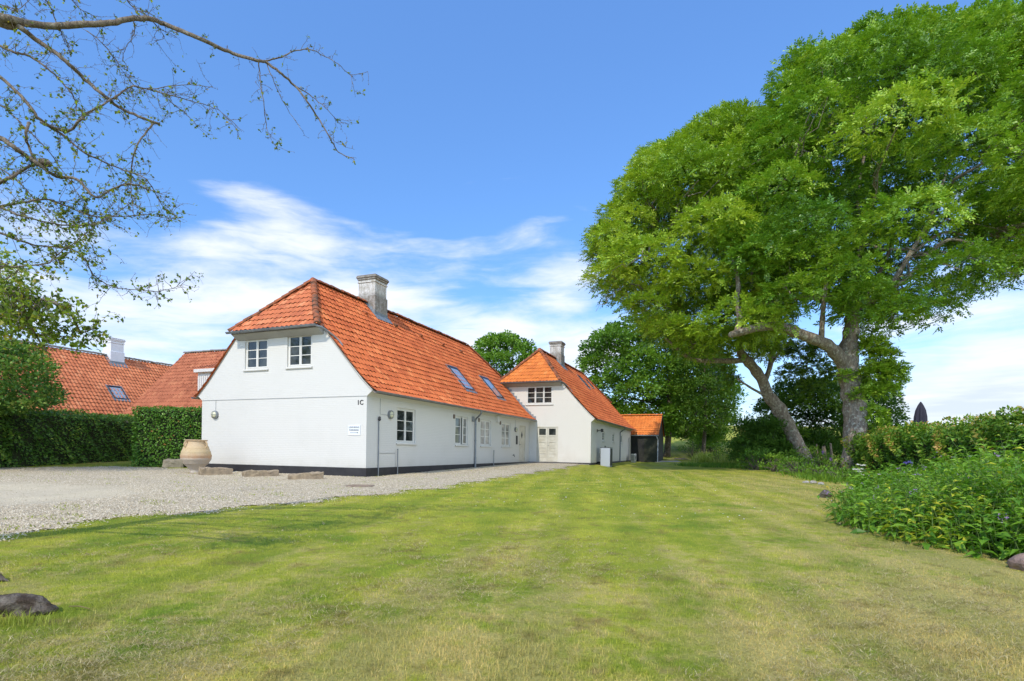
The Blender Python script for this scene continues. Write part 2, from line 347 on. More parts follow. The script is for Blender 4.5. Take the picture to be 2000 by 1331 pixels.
m_cream = mat('cream_door_paint', (.64, .61, .51), .5, .4, bump=(25, .15, .004), var=(2.5, .2, (.50, .46, .36)))
m_sofit = mat('grey_soffit_board', (.38, .37, .33), .8, var=(2, .2, (.30, .29, .26)))
m_black = mat('black_stained_board', (.016, .016, .020), .65, .4, bump=(14, .6, .01), var=(1.5, .15, (.030, .032, .026)))
m_dark = mat('dark_grey_metal', (.035, .037, .04), .4, .5, .5)
m_dgl = mat('window_glass_dark', (.012, .016, .016), .03, .6, var=(1.4, .08, (.05, .055, .05)))
m_cgl = mat('window_glass_curtain', (.42, .41, .37), .05, .6, var=(2.0, .12, (.20, .20, .18)))
m_ggl = mat('window_glass_green_blind', (.20, .21, .20), .05, .6, var=(1.6, .12, (.07, .08, .075)))
m_sgl = mat('skylight_glass', (.30, .35, .40), .14, .8, coat=.3)  # pale base puts the sky's reflection into the glass colour
m_bulb = mat('frosted_lamp_glass', (.62, .60, .40), .3, .5)
m_brown = mat('brown_vent', (.16, .12, .09), .7)
m_offw = mat('offwhite_plastic', (.66, .64, .60), .5, .4)
m_hp = mat('pale_grey_sheet_metal', (.44, .47, .52), .4, .5, .2)
m_text = mat('black_lettering', (.012, .012, .014), .5)
m_sign = mat('sign_plate', (.72, .75, .78), .3, .5)
m_conc = mat('concrete_slab', (.42, .39, .35), .95, bump=(18, .5, .01), var=(1.5, .2, (.32, .29, .25)))
m_sand = mat('sandstone', (.40, .31, .20), .9, .2, bump=(7, .9, .05), var=(4, .16, (.24, .19, .13)))
m_granite = mat('red_granite', (.33, .22, .17), .9, .2, bump=(7, .9, .06), var=(9, .18, (.18, .13, .11)))
m_rock = mat('grey_fieldstone', (.30, .26, .21), .9, .2, bump=(7, .9, .05), var=(8, .16, (.42, .40, .36)))
m_parasol = mat('charcoal_canvas', (.030, .028, .042), .85, bump=(12, .3, .01))
m_wood = mat('weathered_wood', (.20, .15, .11), .9, bump=(15, .8, .02), var=(6, .2, (.34, .27, .2)))

# ---------------------------------------------------------------- ground
def axis(lo, hi, dense_lo, dense_hi, step):
    mid = list(np.arange(dense_lo, dense_hi + 1e-6, step)); out = []; x = dense_lo; s = step
    while x > lo: s *= 1.35; x -= s; out.append(x)
    out = out[::-1] + mid; x = dense_hi; s = step
    while x < hi: s *= 1.25; x += s; out.append(x)
    return np.array(out)
def grid_mesh(name, xs, ys, zf):
    X, Y = np.meshgrid(xs, ys); V = np.stack([X.ravel(), Y.ravel(), zf(X.ravel(), Y.ravel())], 1)
    nx, ny = len(xs), len(ys); i = (np.arange(ny - 1)[:, None] * nx + np.arange(nx - 1)[None]).ravel()
    return V, np.stack([i, i + 1, i + nx + 1, i + nx], 1)
V, Fc = grid_mesh('ground', axis(-900, 900, -36, 40, .5), axis(-60, 1400, 0, 60, .5), gz)
V[:, 2] += .006 * np.sin(V[:, 0] * 2.1) * np.sin(V[:, 1] * 1.7)
obj('ground', npmesh('ground', V, Fc), m_ground, smooth=True, kind='structure')

GP = np.array([(-16, 2.5), (-10, 4.6), (-6.9, 7.0), (-6.75, 7.9), (-6.35, 9.1), (-5.55, 9.9), (-4.6, 11.1), (-3.6, 12.8), (-2.15, 15.1), (-1.0, 18.3), (.1, 21.3), (1.4, 24.8), (2.7, 28.2), (3.6, 31.2), (4.4, 33.2),
               (3.4, 36), (.9, 36.5), (-5, 20), (-13, 23.0), (-17.2, 23.9), (-19.5, 22.6), (-22.5, 20.8), (-30, 18.5), (-40, 17), (-40, 5)])
def sdist(pt, poly):
    """signed distance, positive inside"""
    d = np.full(len(pt), 1e9); inside = np.zeros(len(pt), bool); n = len(poly)
    for i in range(n):
        a, b = poly[i], poly[(i + 1) % n]; e = b - a; w = pt - a
        q = w - e[None] * np.clip((w @ e) / (e @ e), 0, 1)[:, None]; d = np.minimum(d, np.hypot(q[:, 0], q[:, 1]))
        c = ((a[1] <= pt[:, 1]) != (b[1] <= pt[:, 1])); x = a[0] + (pt[:, 1] - a[1]) / (b[1] - a[1] if b[1] != a[1] else 1e-9) * e[0]
        inside ^= c & (pt[:, 0] < x)
    return np.where(inside, d, -d)
def wob(X, Y): return .16 * np.sin(X * 3.1 + Y * 1.3) + .12 * np.sin(Y * 4.7 - X * 2.2 + 1) + .09 * np.sin(X * 9.3 + Y * 7.9) + .05 * np.sin(X * 23 - Y * 17)
xs = np.arange(-26, 5, .11); ys = np.arange(3.5, 37, .11)
V, Fc = grid_mesh('g', xs, ys, gz)
V[:, :2] += rng.uniform(-.045, .045, (len(V), 2)); V[:, 2] = gz(V[:, 0], V[:, 1]) + .016
sdv = sdist(V[:, :2], GP) + wob(V[:, 0], V[:, 1]) + rng.normal(0, .07, len(V))
keep = (sdv[Fc] > 0).all(1)
Fk = Fc[keep]
cc = V[Fk].mean(1)
# compacted sandy wheel track, traced on the ground
trk = np.array([(-22, 9), (-14, 8.2), (-10.5, 9.0), (-8.9, 10.6), (-8.6, 12.6), (-10.2, 14.2), (-14, 15.1), (-24, 15.6), (-40, 15), (-40, 8)])
sd_ = sdist(cc[:, :2], trk)
sandv = 1 / (1 + np.exp(-(sd_ + .35 * wob(cc[:, 0], cc[:, 1])) * 3.0))
used = np.unique(Fk); remap = -np.ones(len(V), int); remap[used] = np.arange(len(used))
obj('gravel_drive', npmesh('gravel_drive', V[used], remap[Fk], {'sand': sandv}), m_gravel, smooth=True, kind='structure')

def scatter_stones(name, n, region, lo, hi, matl, **k):
    X, Y = region(n); n = len(X); Z = gz(X, Y) + .018
    s = rng.uniform(lo, hi, n) ** 1.0; base = np.array([[1, 0, 0], [-1, 0, 0], [0, 1, 0], [0, -1, 0], [0, 0, .7], [0, 0, -.7]], float)
    V = base[None] * s[:, None, None] * rng.uniform(.6, 1.35, (n, 6, 1)); th = rng.uniform(0, 6.28, n)
    x = V[..., 0] * np.cos(th)[:, None] - V[..., 1] * np.sin(th)[:, None]; y = V[..., 0] * np.sin(th)[:, None] + V[..., 1] * np.cos(th)[:, None]
    V = np.stack([x + X[:, None], y + Y[:, None], V[..., 2] + (Z + s * .25)[:, None]], -1).reshape(-1, 3)
    f = np.array([[0, 2, 4], [2, 1, 4], [1, 3, 4], [3, 0, 4]]); Fc = (f[None] + (np.arange(n) * 6)[:, None, None]).reshape(-1, 3)
    return obj(name, npmesh(name, V, Fc, {'rnd': np.repeat(rng.random(n), 4)}), matl, kind='stuff', **k)
def gravel_region(n):
    Y = np.exp(rng.uniform(np.log(6.5), np.log(36), n * 3)); X = rng.uniform(-1.02, .25, n * 3) * Y
    pt = np.stack([X, Y], 1); sd0 = sdist(pt, GP) + wob(X, Y); st = sdist(pt, trk)
    ok = (sd0 > -.15 - .5 * rng.random(n * 3) ** 4 + .15 * rng.random(n * 3)) & ((st < .0) | (rng.random(n * 3) < .10))
    a = (X - C1[0]) * D1[0] + (Y - C1[1]) * D1[1]; b = (X - C1[0]) * D2[0] + (Y - C1[1]) * D2[1]
    ok &= ~((b > 0) & (a > 0)) & ~((b > 17.2) & (a > -4.1))
    return X[ok][:n], Y[ok][:n]
scatter_stones('gravel', 70000, gravel_region, .006, .017, m_stone_rnd, label='loose pale gravel stones covering the drive beside the white house', cat='gravel')

# --- grass blades
def in_house(X, Y, pad=.0):
    a = (X - C1[0]) * D1[0] + (Y - C1[1]) * D1[1]; b = (X - C1[0]) * D2[0] + (Y - C1[1]) * D2[1]
    return ((b > -pad) & (b < 18) & (a > -pad) & (a < 8.1)) | ((b > 17.3 - pad) & (b < 33) & (a > -4.1 - pad)) | ((b > 32) & (b < 37) & (a > -6.6))
def blades(name, X, Y, ln, wd, lean, matl, z0=0.0, rnd=None, **k):
    n = len(X); Z = gz(X, Y) + z0; th = rng.uniform(0, 6.283, n); ph = rng.uniform(0, 6.283, n); lz = np.cos(lean); lh = np.sin(lean)
    s = np.stack([np.cos(th), np.sin(th), np.zeros(n)], 1) * (wd * .5)[:, None]; base = np.stack([X, Y, Z], 1)
    mid = base + np.stack([np.cos(ph) * lh * .35, np.sin(ph) * lh * .35, lz * .62], 1) * ln[:, None]
    tip = base + np.stack([np.cos(ph) * lh, np.sin(ph) * lh, lz * .95], 1) * ln[:, None]
    V = np.stack([base - s, base + s, mid + s * .7, tip, mid - s * .7], 1).reshape(-1, 3)
    i = np.arange(n) * 5; Fc = np.stack([i, i + 1, i + 2, i + 4], 1); F2 = np.stack([i + 4, i + 2, i + 3, i + 3], 1)
    me = bpy.data.meshes.new(name); me.vertices.add(len(V)); me.vertices.foreach_set('co', V.astype(np.float32).ravel())
    loops = np.concatenate([Fc, F2[:, :3]], 1).ravel(); me.loops.add(len(loops)); me.loops.foreach_set('vertex_index', loops.astype(np.int32))
    me.polygons.add(2 * n); st = np.stack([np.arange(n) * 7, np.arange(n) * 7 + 4], 1).ravel(); me.polygons.foreach_set('loop_start', st.astype(np.int32))
    me.polygons.foreach_set('loop_total', np.tile([4, 3], n).astype(np.int32))
    at = me.attributes.new('rnd', 'FLOAT', 'FACE'); r = rng.random(n) if rnd is None else rnd; at.data.foreach_set('value', np.repeat(r, 2).astype(np.float32))
    me.update(calc_edges=True); return obj(name, me, matl, **k)
N = 330000
Y = np.exp(rng.uniform(np.log(2.6), np.log(30), N)); X = rng.uniform(-1.12, 1.12, N) * Y + rng.uniform(-.4, .4, N)
pt = np.stack([X, Y], 1); ok = (sdist(pt, GP) + wob(X, Y) < rng.normal(.03, .13, N)) & ~in_house(X, Y, .05)
X, Y = X[ok], Y[ok]; n = len(X); sc_ = np.clip(Y / 9, .75, 2.4)
blades('grass', X, Y, rng.uniform(.018, .042, n) * (1 + .35 * np.sin(X * 1.7 + 2) * np.sin(Y * 2.3)) * np.clip(sc_, 1, 1.6), rng.uniform(.003, .0055, n) * sc_ * 1.1, rng.uniform(.1, 1.15, n), m_blade, kind='stuff',
       label='short mown lawn grass with yellow and straw coloured patches', cat='grass')
# tufts of green in the gravel
N = 26000; Y = np.exp(rng.uniform(np.log(7), np.log(30), N)); X = rng.uniform(-1.0, .3, N) * Y
pt = np.stack([X, Y], 1); cl_ = np.sin(X * 2.3 + 1.7 * np.sin(Y * 1.1)) * np.sin(Y * 2.9 + X * .7) + .5 * np.sin(X * 7) * np.sin(Y * 6.1)
sd0 = sdist(pt, GP); ok = (sd0 > -.1) & (sdist(pt, trk) < -.2) & (cl_ > .28 + np.clip(sd0, 0, 3) * .13) & ~in_house(X, Y, .05); X, Y = X[ok], Y[ok]; n = len(X)
m_weed = leaf_mat('weed_grass', [(0, (.20, .26, .03)), (1, (.42, .44, .07))], .3)
blades('grass_tufts', X, Y, rng.uniform(.03, .075, n), rng.uniform(.010, .020, n), rng.uniform(.4, 1.3, n), m_weed, .016, kind='stuff', label='thin green grass tufts coming up through the pale gravel', cat='grass')
# dry clippings lying in small windrows
nc = 8200; Yc = np.exp(rng.uniform(np.log(2.6), np.log(10.5), nc * 2)); Xc = rng.uniform(-1.05, .95, nc * 2) * Yc
band = np.sin(Xc * 1.35 - Yc * .62 + 1.1 * np.sin(Yc * .8)) + .8 * np.sin(Xc * .55 + Yc * .9 + 2)
ok = (band > rng.uniform(-.6, 1.6, nc * 2)) & (sdist(np.stack([Xc, Yc], 1), GP) < -.5) & (rng.random(nc * 2) < np.clip((9.5 - Yc) / 5.5, 0, 1) ** 1.3) & (rng.random(nc * 2) < 1 - .55 * sstep(.1, .7, Xc / Yc)); Xc, Yc = Xc[ok][:nc], Yc[ok][:nc]; nc = len(Xc)
k_ = rng.integers(6, 26, nc); Xh = np.repeat(Xc, k_); Yh = np.repeat(Yc, k_); n = len(Xh)
dr = np.repeat(rng.normal(.45, .5, nc), k_); a1 = rng.normal(0, .055, n); a2 = rng.normal(0, .018, n)
Xh = Xh + a1 * np.cos(dr) - a2 * np.sin(dr); Yh = Yh + a1 * np.sin(dr) + a2 * np.cos(dr)
blades('hay_clippings', Xh, Yh, rng.uniform(.02, .065, n), rng.uniform(.003, .006, n) * np.clip(Yh / 5, .8, 2), rng.uniform(1.0, 1.57, n), m_hay, .012 + rng.uniform(0, .02, n) * 1.0, kind='stuff',
       label='dry beige grass clippings lying in small wisps on the lawn', cat='clippings')
# --- daisies
nd = 420; Y = rng.uniform(9, 26, nd); X = rng.normal(2.8, 2.6, nd) + (Y - 12) * .22
s = rng.uniform(.008, .014, nd); z = gz(X, Y) + .05
V = np.stack([np.stack([X + s * a, Y + s * b, z], 1) for a, b in ((-1, -1), (1, -1), (1, 1), (-1, 1))], 1).reshape(-1, 3); V[:, 2] += rng.uniform(0, .01, len(V))
obj('daisy_flowers', npmesh('d', V, np.arange(nd * 4).reshape(-1, 4)), mat('daisy_petal', (.8, .8, .78)), kind='stuff', label='tiny white daisies scattered over the mown lawn', cat='flowers')

# ---------------------------------------------------------------- houses
PROF = [(-.42, 3.03), (-.1, 3.27), (.3, 3.65), (.8, 4.20), (1.4, 4.88), (4.05, 7.90)]
def pz(x): return float(np.interp(x, [q[0] for q in PROF], [q[1] for q in PROF]))
def tiles(prof, u0, u1, org, A, O, keep=None, cuts=(), pitch=.225, row=.335, name='roof', amp=.028):
    """real pantile relief on a slope: profile in (horizontal distance, height), swept along A"""
    px = np.array([q[0] for q in prof]); pzv = np.array([q[1] for q in prof]); sl = np.concatenate([[0], np.cumsum(np.hypot(np.diff(px), np.diff(pzv)))])
    nr = int(math.ceil(sl[-1] / row)); ncol = int(math.ceil((u1 - u0) / pitch)); sm = 7
    ts = np.linspace(0, 1, sm, endpoint=False); wav = np.where(ts < .62, np.sin(ts / .62 * math.pi) * 1.0, -np.sin((ts - .62) / .38 * math.pi) * .35)
    us = (np.arange(ncol)[:, None] + ts[None]).ravel(); us = np.append(us, ncol); wv = np.append(np.tile(wav, ncol), 0)
    jit = rng.normal(0, .004, (nr, ncol + 1)); org = np.array(org, float); A = np.array(A, float); O = np.array(O, float); V = []; nu = len(us)
    for r in range(nr):
        for e in (0, 1):
            s = min((r + e) * row, sl[-1]) - (.03 if e == 0 and r else 0); x = np.interp(s, sl, px); z = np.interp(s, sl, pzv)
            x2 = np.interp(s + .05, sl, px) if s + .05 < sl[-1] else x; dx_ = (np.interp(min(s + .1, sl[-1]), sl, px) - np.interp(max(s - .1, 0), sl, px)); dz_ = (np.interp(min(s + .1, sl[-1]), sl, pzv) - np.interp(max(s - .1, 0), sl, pzv))
            L = math.hypot(dx_, dz_); nx_, nz_ = -dz_ / L, dx_ / L
            lift = (.034 if e == 0 else .0) + wv * amp + np.repeat(jit[r], sm)[:nu] + .012 * np.sin(us * .11 + r * .4)
            V.append(org[None] + A[None] * (u0 + us[:, None] * pitch) + O[None] * (x + nx_ * lift)[:, None] + np.array([0, 0, 1])[None] * (z + nz_ * lift)[:, None])
    V = np.concatenate(V); j = np.arange(nu - 1); Fs = []; rn = []; ed = []; tr_ = rng.random((nr, ncol))
    for q in range(2 * nr - 1):
        i = q * nu + j; Fs.append(np.stack([i, i + 1, i + nu + 1, i + nu], 1)); rr_ = min((q + 1) // 2 if q % 2 else q // 2, nr - 1)
        rn.append(tr_[rr_][np.minimum(j // sm, ncol - 1)]); ed.append(np.full(nu - 1, float(q % 2)))
    me = npmesh(name, V, np.concatenate(Fs), {'rnd': np.concatenate(rn), 'edge': np.concatenate(ed)})
    if keep:
        bm = bmesh.new(); bm.from_mesh(me)
        for co, no in cuts:
            bmesh.ops.bisect_plane(bm, geom=bm.verts[:] + bm.edges[:] + bm.faces[:], dist=1e-5, plane_co=co, plane_no=no)
        bmesh.ops.delete(bm, geom=[f for f in bm.faces if not keep(f.calc_center_median())], context='FACES')
        bm.to_mesh(me); bm.free()
    return me
def ridge(bm, p0, p1, r=.125, seg=.36, lift=.02):
    p0, p1 = Vector(p0), Vector(p1); d = p1 - p0; L = d.length; d.normalize(); side = d.cross(Vector((0, 0, 1))).normalized(); up = side.cross(d); n = max(1, int(round(L / seg))); s = L / n
    for i in range(n):
        j = rng.normal(0, .008, 3); A = []; B = []
        for q in range(9):
            t_ = math.pi * q / 8; v = side * math.cos(t_) + up * (math.sin(t_) * .85)
            A.append(bm.verts.new(p0 + d * (i * s - .03) + up * (lift + j[0]) + side * j[1] + v * (r * 1.14)))
            B.append(bm.verts.new(p0 + d * ((i + 1) * s + .0) + up * (lift + j[0]) + side * j[1] + v * (r * .94)))
        for q in range(8): bm.faces.new((A[q], A[q + 1], B[q + 1], B[q]))
        bm.faces.new(A)
def gable_wall(prof, holes, depth=.11):
    """outward wall in the (x right, y up) plane with window openings and their reveals; returns bmesh, z=0 front, reveals go to -depth"""
    bm = bmesh.new(); bm.faces.new([bm.verts.new((x, y, 0)) for x, y in prof]); bmesh.ops.triangulate(bm, faces=bm.faces[:])
    for x0, x1, y0, y1 in holes:
        for co, no in (((x0, 0, 0), (1, 0, 0)), ((x1, 0, 0), (1, 0, 0)), ((0, y0, 0), (0, 1, 0)), ((0, y1, 0), (0, 1, 0))):
            bmesh.ops.bisect_plane(bm, geom=bm.verts[:] + bm.edges[:] + bm.faces[:], dist=1e-5, plane_co=co, plane_no=no)
    kill = []
    for f in bm.faces:
        c = f.calc_center_median()
        if any(x0 < c.x < x1 and y0 < c.y < y1 for x0, x1, y0, y1 in holes): kill.append(f)
    bmesh.ops.delete(bm, geom=kill, context='FACES')
    for x0, x1, y0, y1 in holes:
        q = [(x0, y0), (x1, y0), (x1, y1), (x0, y1)]
        for i in range(4):
            a, b = q[i], q[(i + 1) % 4]; bm.faces.new([bm.verts.new(v) for v in ((a[0], a[1], 0), (b[0], b[1], 0), (b[0], b[1], -depth), (a[0], a[1], -depth))])
    return bm
def xf(bm, M): bmesh.ops.transform(bm, matrix=M, verts=bm.verts[:]); return bm
def frame_M(o, right, up=(0, 0, 1)):
    r = Vector(right).normalized(); u = Vector(up).normalized(); n = r.cross(u); M = Matrix(((r.x, u.x, n.x, o[0]), (r.y, u.y, n.y, o[1]), (r.z, u.z, n.z, o[2]), (0, 0, 0, 1))); return M
def window(parent, M, x0, x1, y0, y1, cols=2, rows=3, glass=None, sill=True, depth=.09, label=None, ajar=0):
    bm = bmesh.new(); w = x1 - x0; fr = .045; d0 = -depth
    for a in ((x0, x0 + fr, y0, y1), (x1 - fr, x1, y0, y1), (x0 + fr, x1 - fr, y1 - fr, y1), (x0 + fr, x1 - fr, y0, y0 + fr)): box(bm, *a, d0 - .03, d0 + .03, M)
    cw = (w - 2 * fr) / cols
    for i in range(cols):
        a, b = x0 + fr + i * cw + .004, x0 + fr + (i + 1) * cw - .004; c0, c1 = y0 + fr + .004, y1 - fr - .004; s = .048
        Mi = M
        if ajar and i == cols - 1: Mi = M @ Matrix.Translation((b, 0, d0)) @ Matrix.Rotation(ajar, 4, 'Y') @ Matrix.Translation((-b, 0, -d0))
        for q in ((a, a + s, c0, c1), (b - s, b, c0, c1), (a + s, b - s, c1 - s, c1), (a + s, b - s, c0, c0 + s)): box(bm, *q, d0 - .016, d0 + .042, Mi, .004)
        for k in range(1, rows):
            yy = c0 + s + (c1 - c0 - 2 * s) * k / rows; box(bm, a + s, b - s, yy - .013, yy + .013, d0 - .008, d0 + .030, Mi)
    wf = obj('window', bm, m_frame, parent, label=label)
    bm = bmesh.new()
    for i in range(cols):
        a, b = x0 + fr + i * cw + .05, x0 + fr + (i + 1) * cw - .05; Mi = M
        if ajar and i == cols - 1: Mi = M @ Matrix.Translation((b + .05, 0, d0)) @ Matrix.Rotation(ajar, 4, 'Y') @ Matrix.Translation((-b - .05, 0, -d0))
        for k in range(rows):
            h = (y1 - y0 - 2 * fr - .1) / rows; ya = y0 + fr + .05 + h * k
            tw = Matrix.Translation((0, 0, 0)) @ Matrix.Rotation(rng.normal(0, .006), 4, 'X'); ctr = Matrix.Translation(((a + b) / 2, ya + h / 2, d0 + .006))
            box(bm, -(b - a) / 2 - .006, (b - a) / 2 + .006, -h / 2 + .008, h / 2 - .008, -.003, .003, Mi @ ctr @ Matrix.Rotation(rng.normal(0, .008), 4, 'Y') @ tw)
    g = glass or m_dgl
    obj('pane', bm, g, wf)
    bm = bmesh.new(); box(bm, x0 + .003, x1 - .003, y0 + .003, y1 - .003, d0 - .09, d0 - .035, M); obj('blind' if glass else 'dark_room', bm, g if glass else m_black, wf)
    if sill:
        bm = bmesh.new(); box(bm, x0 - .05, x1 + .05, y0 - .075, y0 - .001, -depth + .03, .065, M, .012); obj('sill', bm, m_wall, wf)
    return wf
def gutter(bm, p0, p1, r=.062, n=8):
    p0, p1 = Vector(p0), Vector(p1); d = (p1 - p0).normalized(); side = d.cross(Vector((0, 0, 1))).normalized(); up = Vector((0, 0, 1)); out = []
    ring = [(math.cos(math.pi + math.pi * q / n) * r, math.sin(math.pi + math.pi * q / n) * r) for q in range(n + 1)]
    ring += [(x * .9, y * .9) for x, y in ring[::-1]]
    A = [bm.verts.new(p0 + side * x + up * y) for x, y in ring]; B = [bm.verts.new(p1 + side * x + up * y) for x, y in ring]; m_ = len(ring)
    for i in range(m_): bm.faces.new((A[i], A[(i + 1) % m_], B[(i + 1) % m_], B[i]))
    bm.faces.new(A[::-1]); bm.faces.new(B)
    tube(bm, [p0 + side * r, p1 + side * r], .011, 6)
    L = (p1 - p0).length; k = int(L / .7)
    for i in range(1, k):
        q = p0 + d * (L * i / k); tube(bm, [q + side * x * 1.08 + up * y * 1.08 for x, y in ring[:n + 1]], .009, 4)
def skylight(parent, M, w, h, label=None):
    """roof window lying on the slope: M maps x along the roof, y up the slope, z outward"""
    bm = bmesh.new(); f = .065
    for q in ((-w / 2, -w / 2 + f, -h / 2, h / 2), (w / 2 - f, w / 2, -h / 2, h / 2), (-w / 2 + f, w / 2 - f, h / 2 - .13, h / 2), (-w / 2 + f, w / 2 - f, -h / 2, -h / 2 + f)): box(bm, *q, -.04, .085, M, .008)
    s = obj('skylight', bm, m_dark, parent, label=label)
    bm = bmesh.new(); box(bm, -w / 2 + f - .01, w / 2 - f + .01, -h / 2 + f - .01, h / 2 - .12, .03, .055, M); obj('pane', bm, m_sgl, s)
    bm = bmesh.new(); box(bm, -w / 2 - .08, w / 2 + .08, -h / 2 - .20, -h / 2 - .005, .035, .055, M); box(bm, -w / 2 - .09, -w / 2 - .006, -h / 2, h / 2 + .08, .0, .05, M); box(bm, w / 2 + .006, w / 2 + .09, -h / 2, h / 2 + .08, .0, .05, M); box(bm, -w / 2, w / 2, h / 2 + .006, h / 2 + .08, .0, .05, M)
    obj('flashing', bm, m_lead, s)
def chimney(parent, b0, b1, a0, a1, zr, ztop, matc, zbase=None, mats=None):
    ac = (a0 + a1) / 2; bm = bmesh.new(); zs = ztop - .95
    box(bm, b0, b1, a0, a1, zs - .02, ztop - .35, None, .012); box(bm, b0 - .045, b1 + .045, a0 - .045, a1 + .045, zr - 1.4, zs, None, .02)
    box(bm, b0 - .035, b1 + .035, a0 - .035, a1 + .035, ztop - .352, ztop - .27, None, .01); box(bm, b0 - .005, b1 + .005, a0 - .005, a1 + .005, ztop - .272, ztop - .20)
    box(bm, b0 - .05, b1 + .05, a0 - .05, a1 + .05, ztop - .202, ztop - .12, None, .01); box(bm, b0 - .09, b1 + .09, a0 - .09, a1 + .09, ztop - .122, ztop - .03, None, .012)
    ch = obj('chimney', bm, matc, parent)
    bm = bmesh.new(); box(bm, b0 - .06, b1 + .06, a0 - .06, a1 + .06, ztop - .03, ztop + .015, None, .012); box(bm, b0 + .15, b1 - .15, a0 + .15, a1 - .15, ztop + .015, ztop + .06, None, .01); obj('cap', bm, m_mortar, ch)
    bm = bmesh.new(); e = .06
    for sgn, aa in ((-1, a0 - .045), (1, a1 + .045)):
        # apron below and stepped sides following the slope
        zz = lambda a_: zr - abs(a_ - ac) * 1.14
        y0, y1 = sorted((aa, aa + sgn * .22))
        vs = [(b0 - .16, aa), (b1 + .16, aa), (b1 + .16, aa + sgn * .24), (b0 - .16, aa + sgn * .24)]
        bt = [bm.verts.new((x, y, zz(y) + .065)) for x, y in vs]; tp = [bm.verts.new((x, y, zz(y) + .085)) for x, y in vs]
        bm.faces.new(bt); bm.faces.new(tp[::-1])
        for i in range(4): bm.faces.new((bt[i], bt[(i + 1) % 4], tp[(i + 1) % 4], tp[i]))
        box(bm, b0 - .052, b1 + .052, min(aa, aa + sgn * .008), max(aa, aa + sgn * .008), zz(aa) + .02, zz(aa) + .2)
        for bb, sg in ((b0 - .045, -1), (b1 + .045, 1)):
            for k in range(4):
                s0 = ac + sgn * (k * .5 * abs(aa - ac) / 2); s1 = ac + sgn * ((k + 1) * .5 * abs(aa - ac) / 2)
                box(bm, min(bb, bb + sg * .009), max(bb, bb + sg * .009), min(s0, s1), max(s0, s1), zz(s1) - .1, zz(s0) + .14)
            v = [(bb, ac), (bb + sg * .12, ac), (bb + sg * .12, aa), (bb, aa)]; q = [bm.verts.new((x, y, zz(y) + .07)) for x, y in v]; q2 = [bm.verts.new((x, y, zz(y) + .055)) for x, y in v]
            bm.faces.new(q); bm.faces.new(q2[::-1])
            for i in range(4): bm.faces.new((q[i], q[(i + 1) % 4], q2[(i + 1) % 4], q2[i]))
    obj('flashing', bm, m_lead, ch)

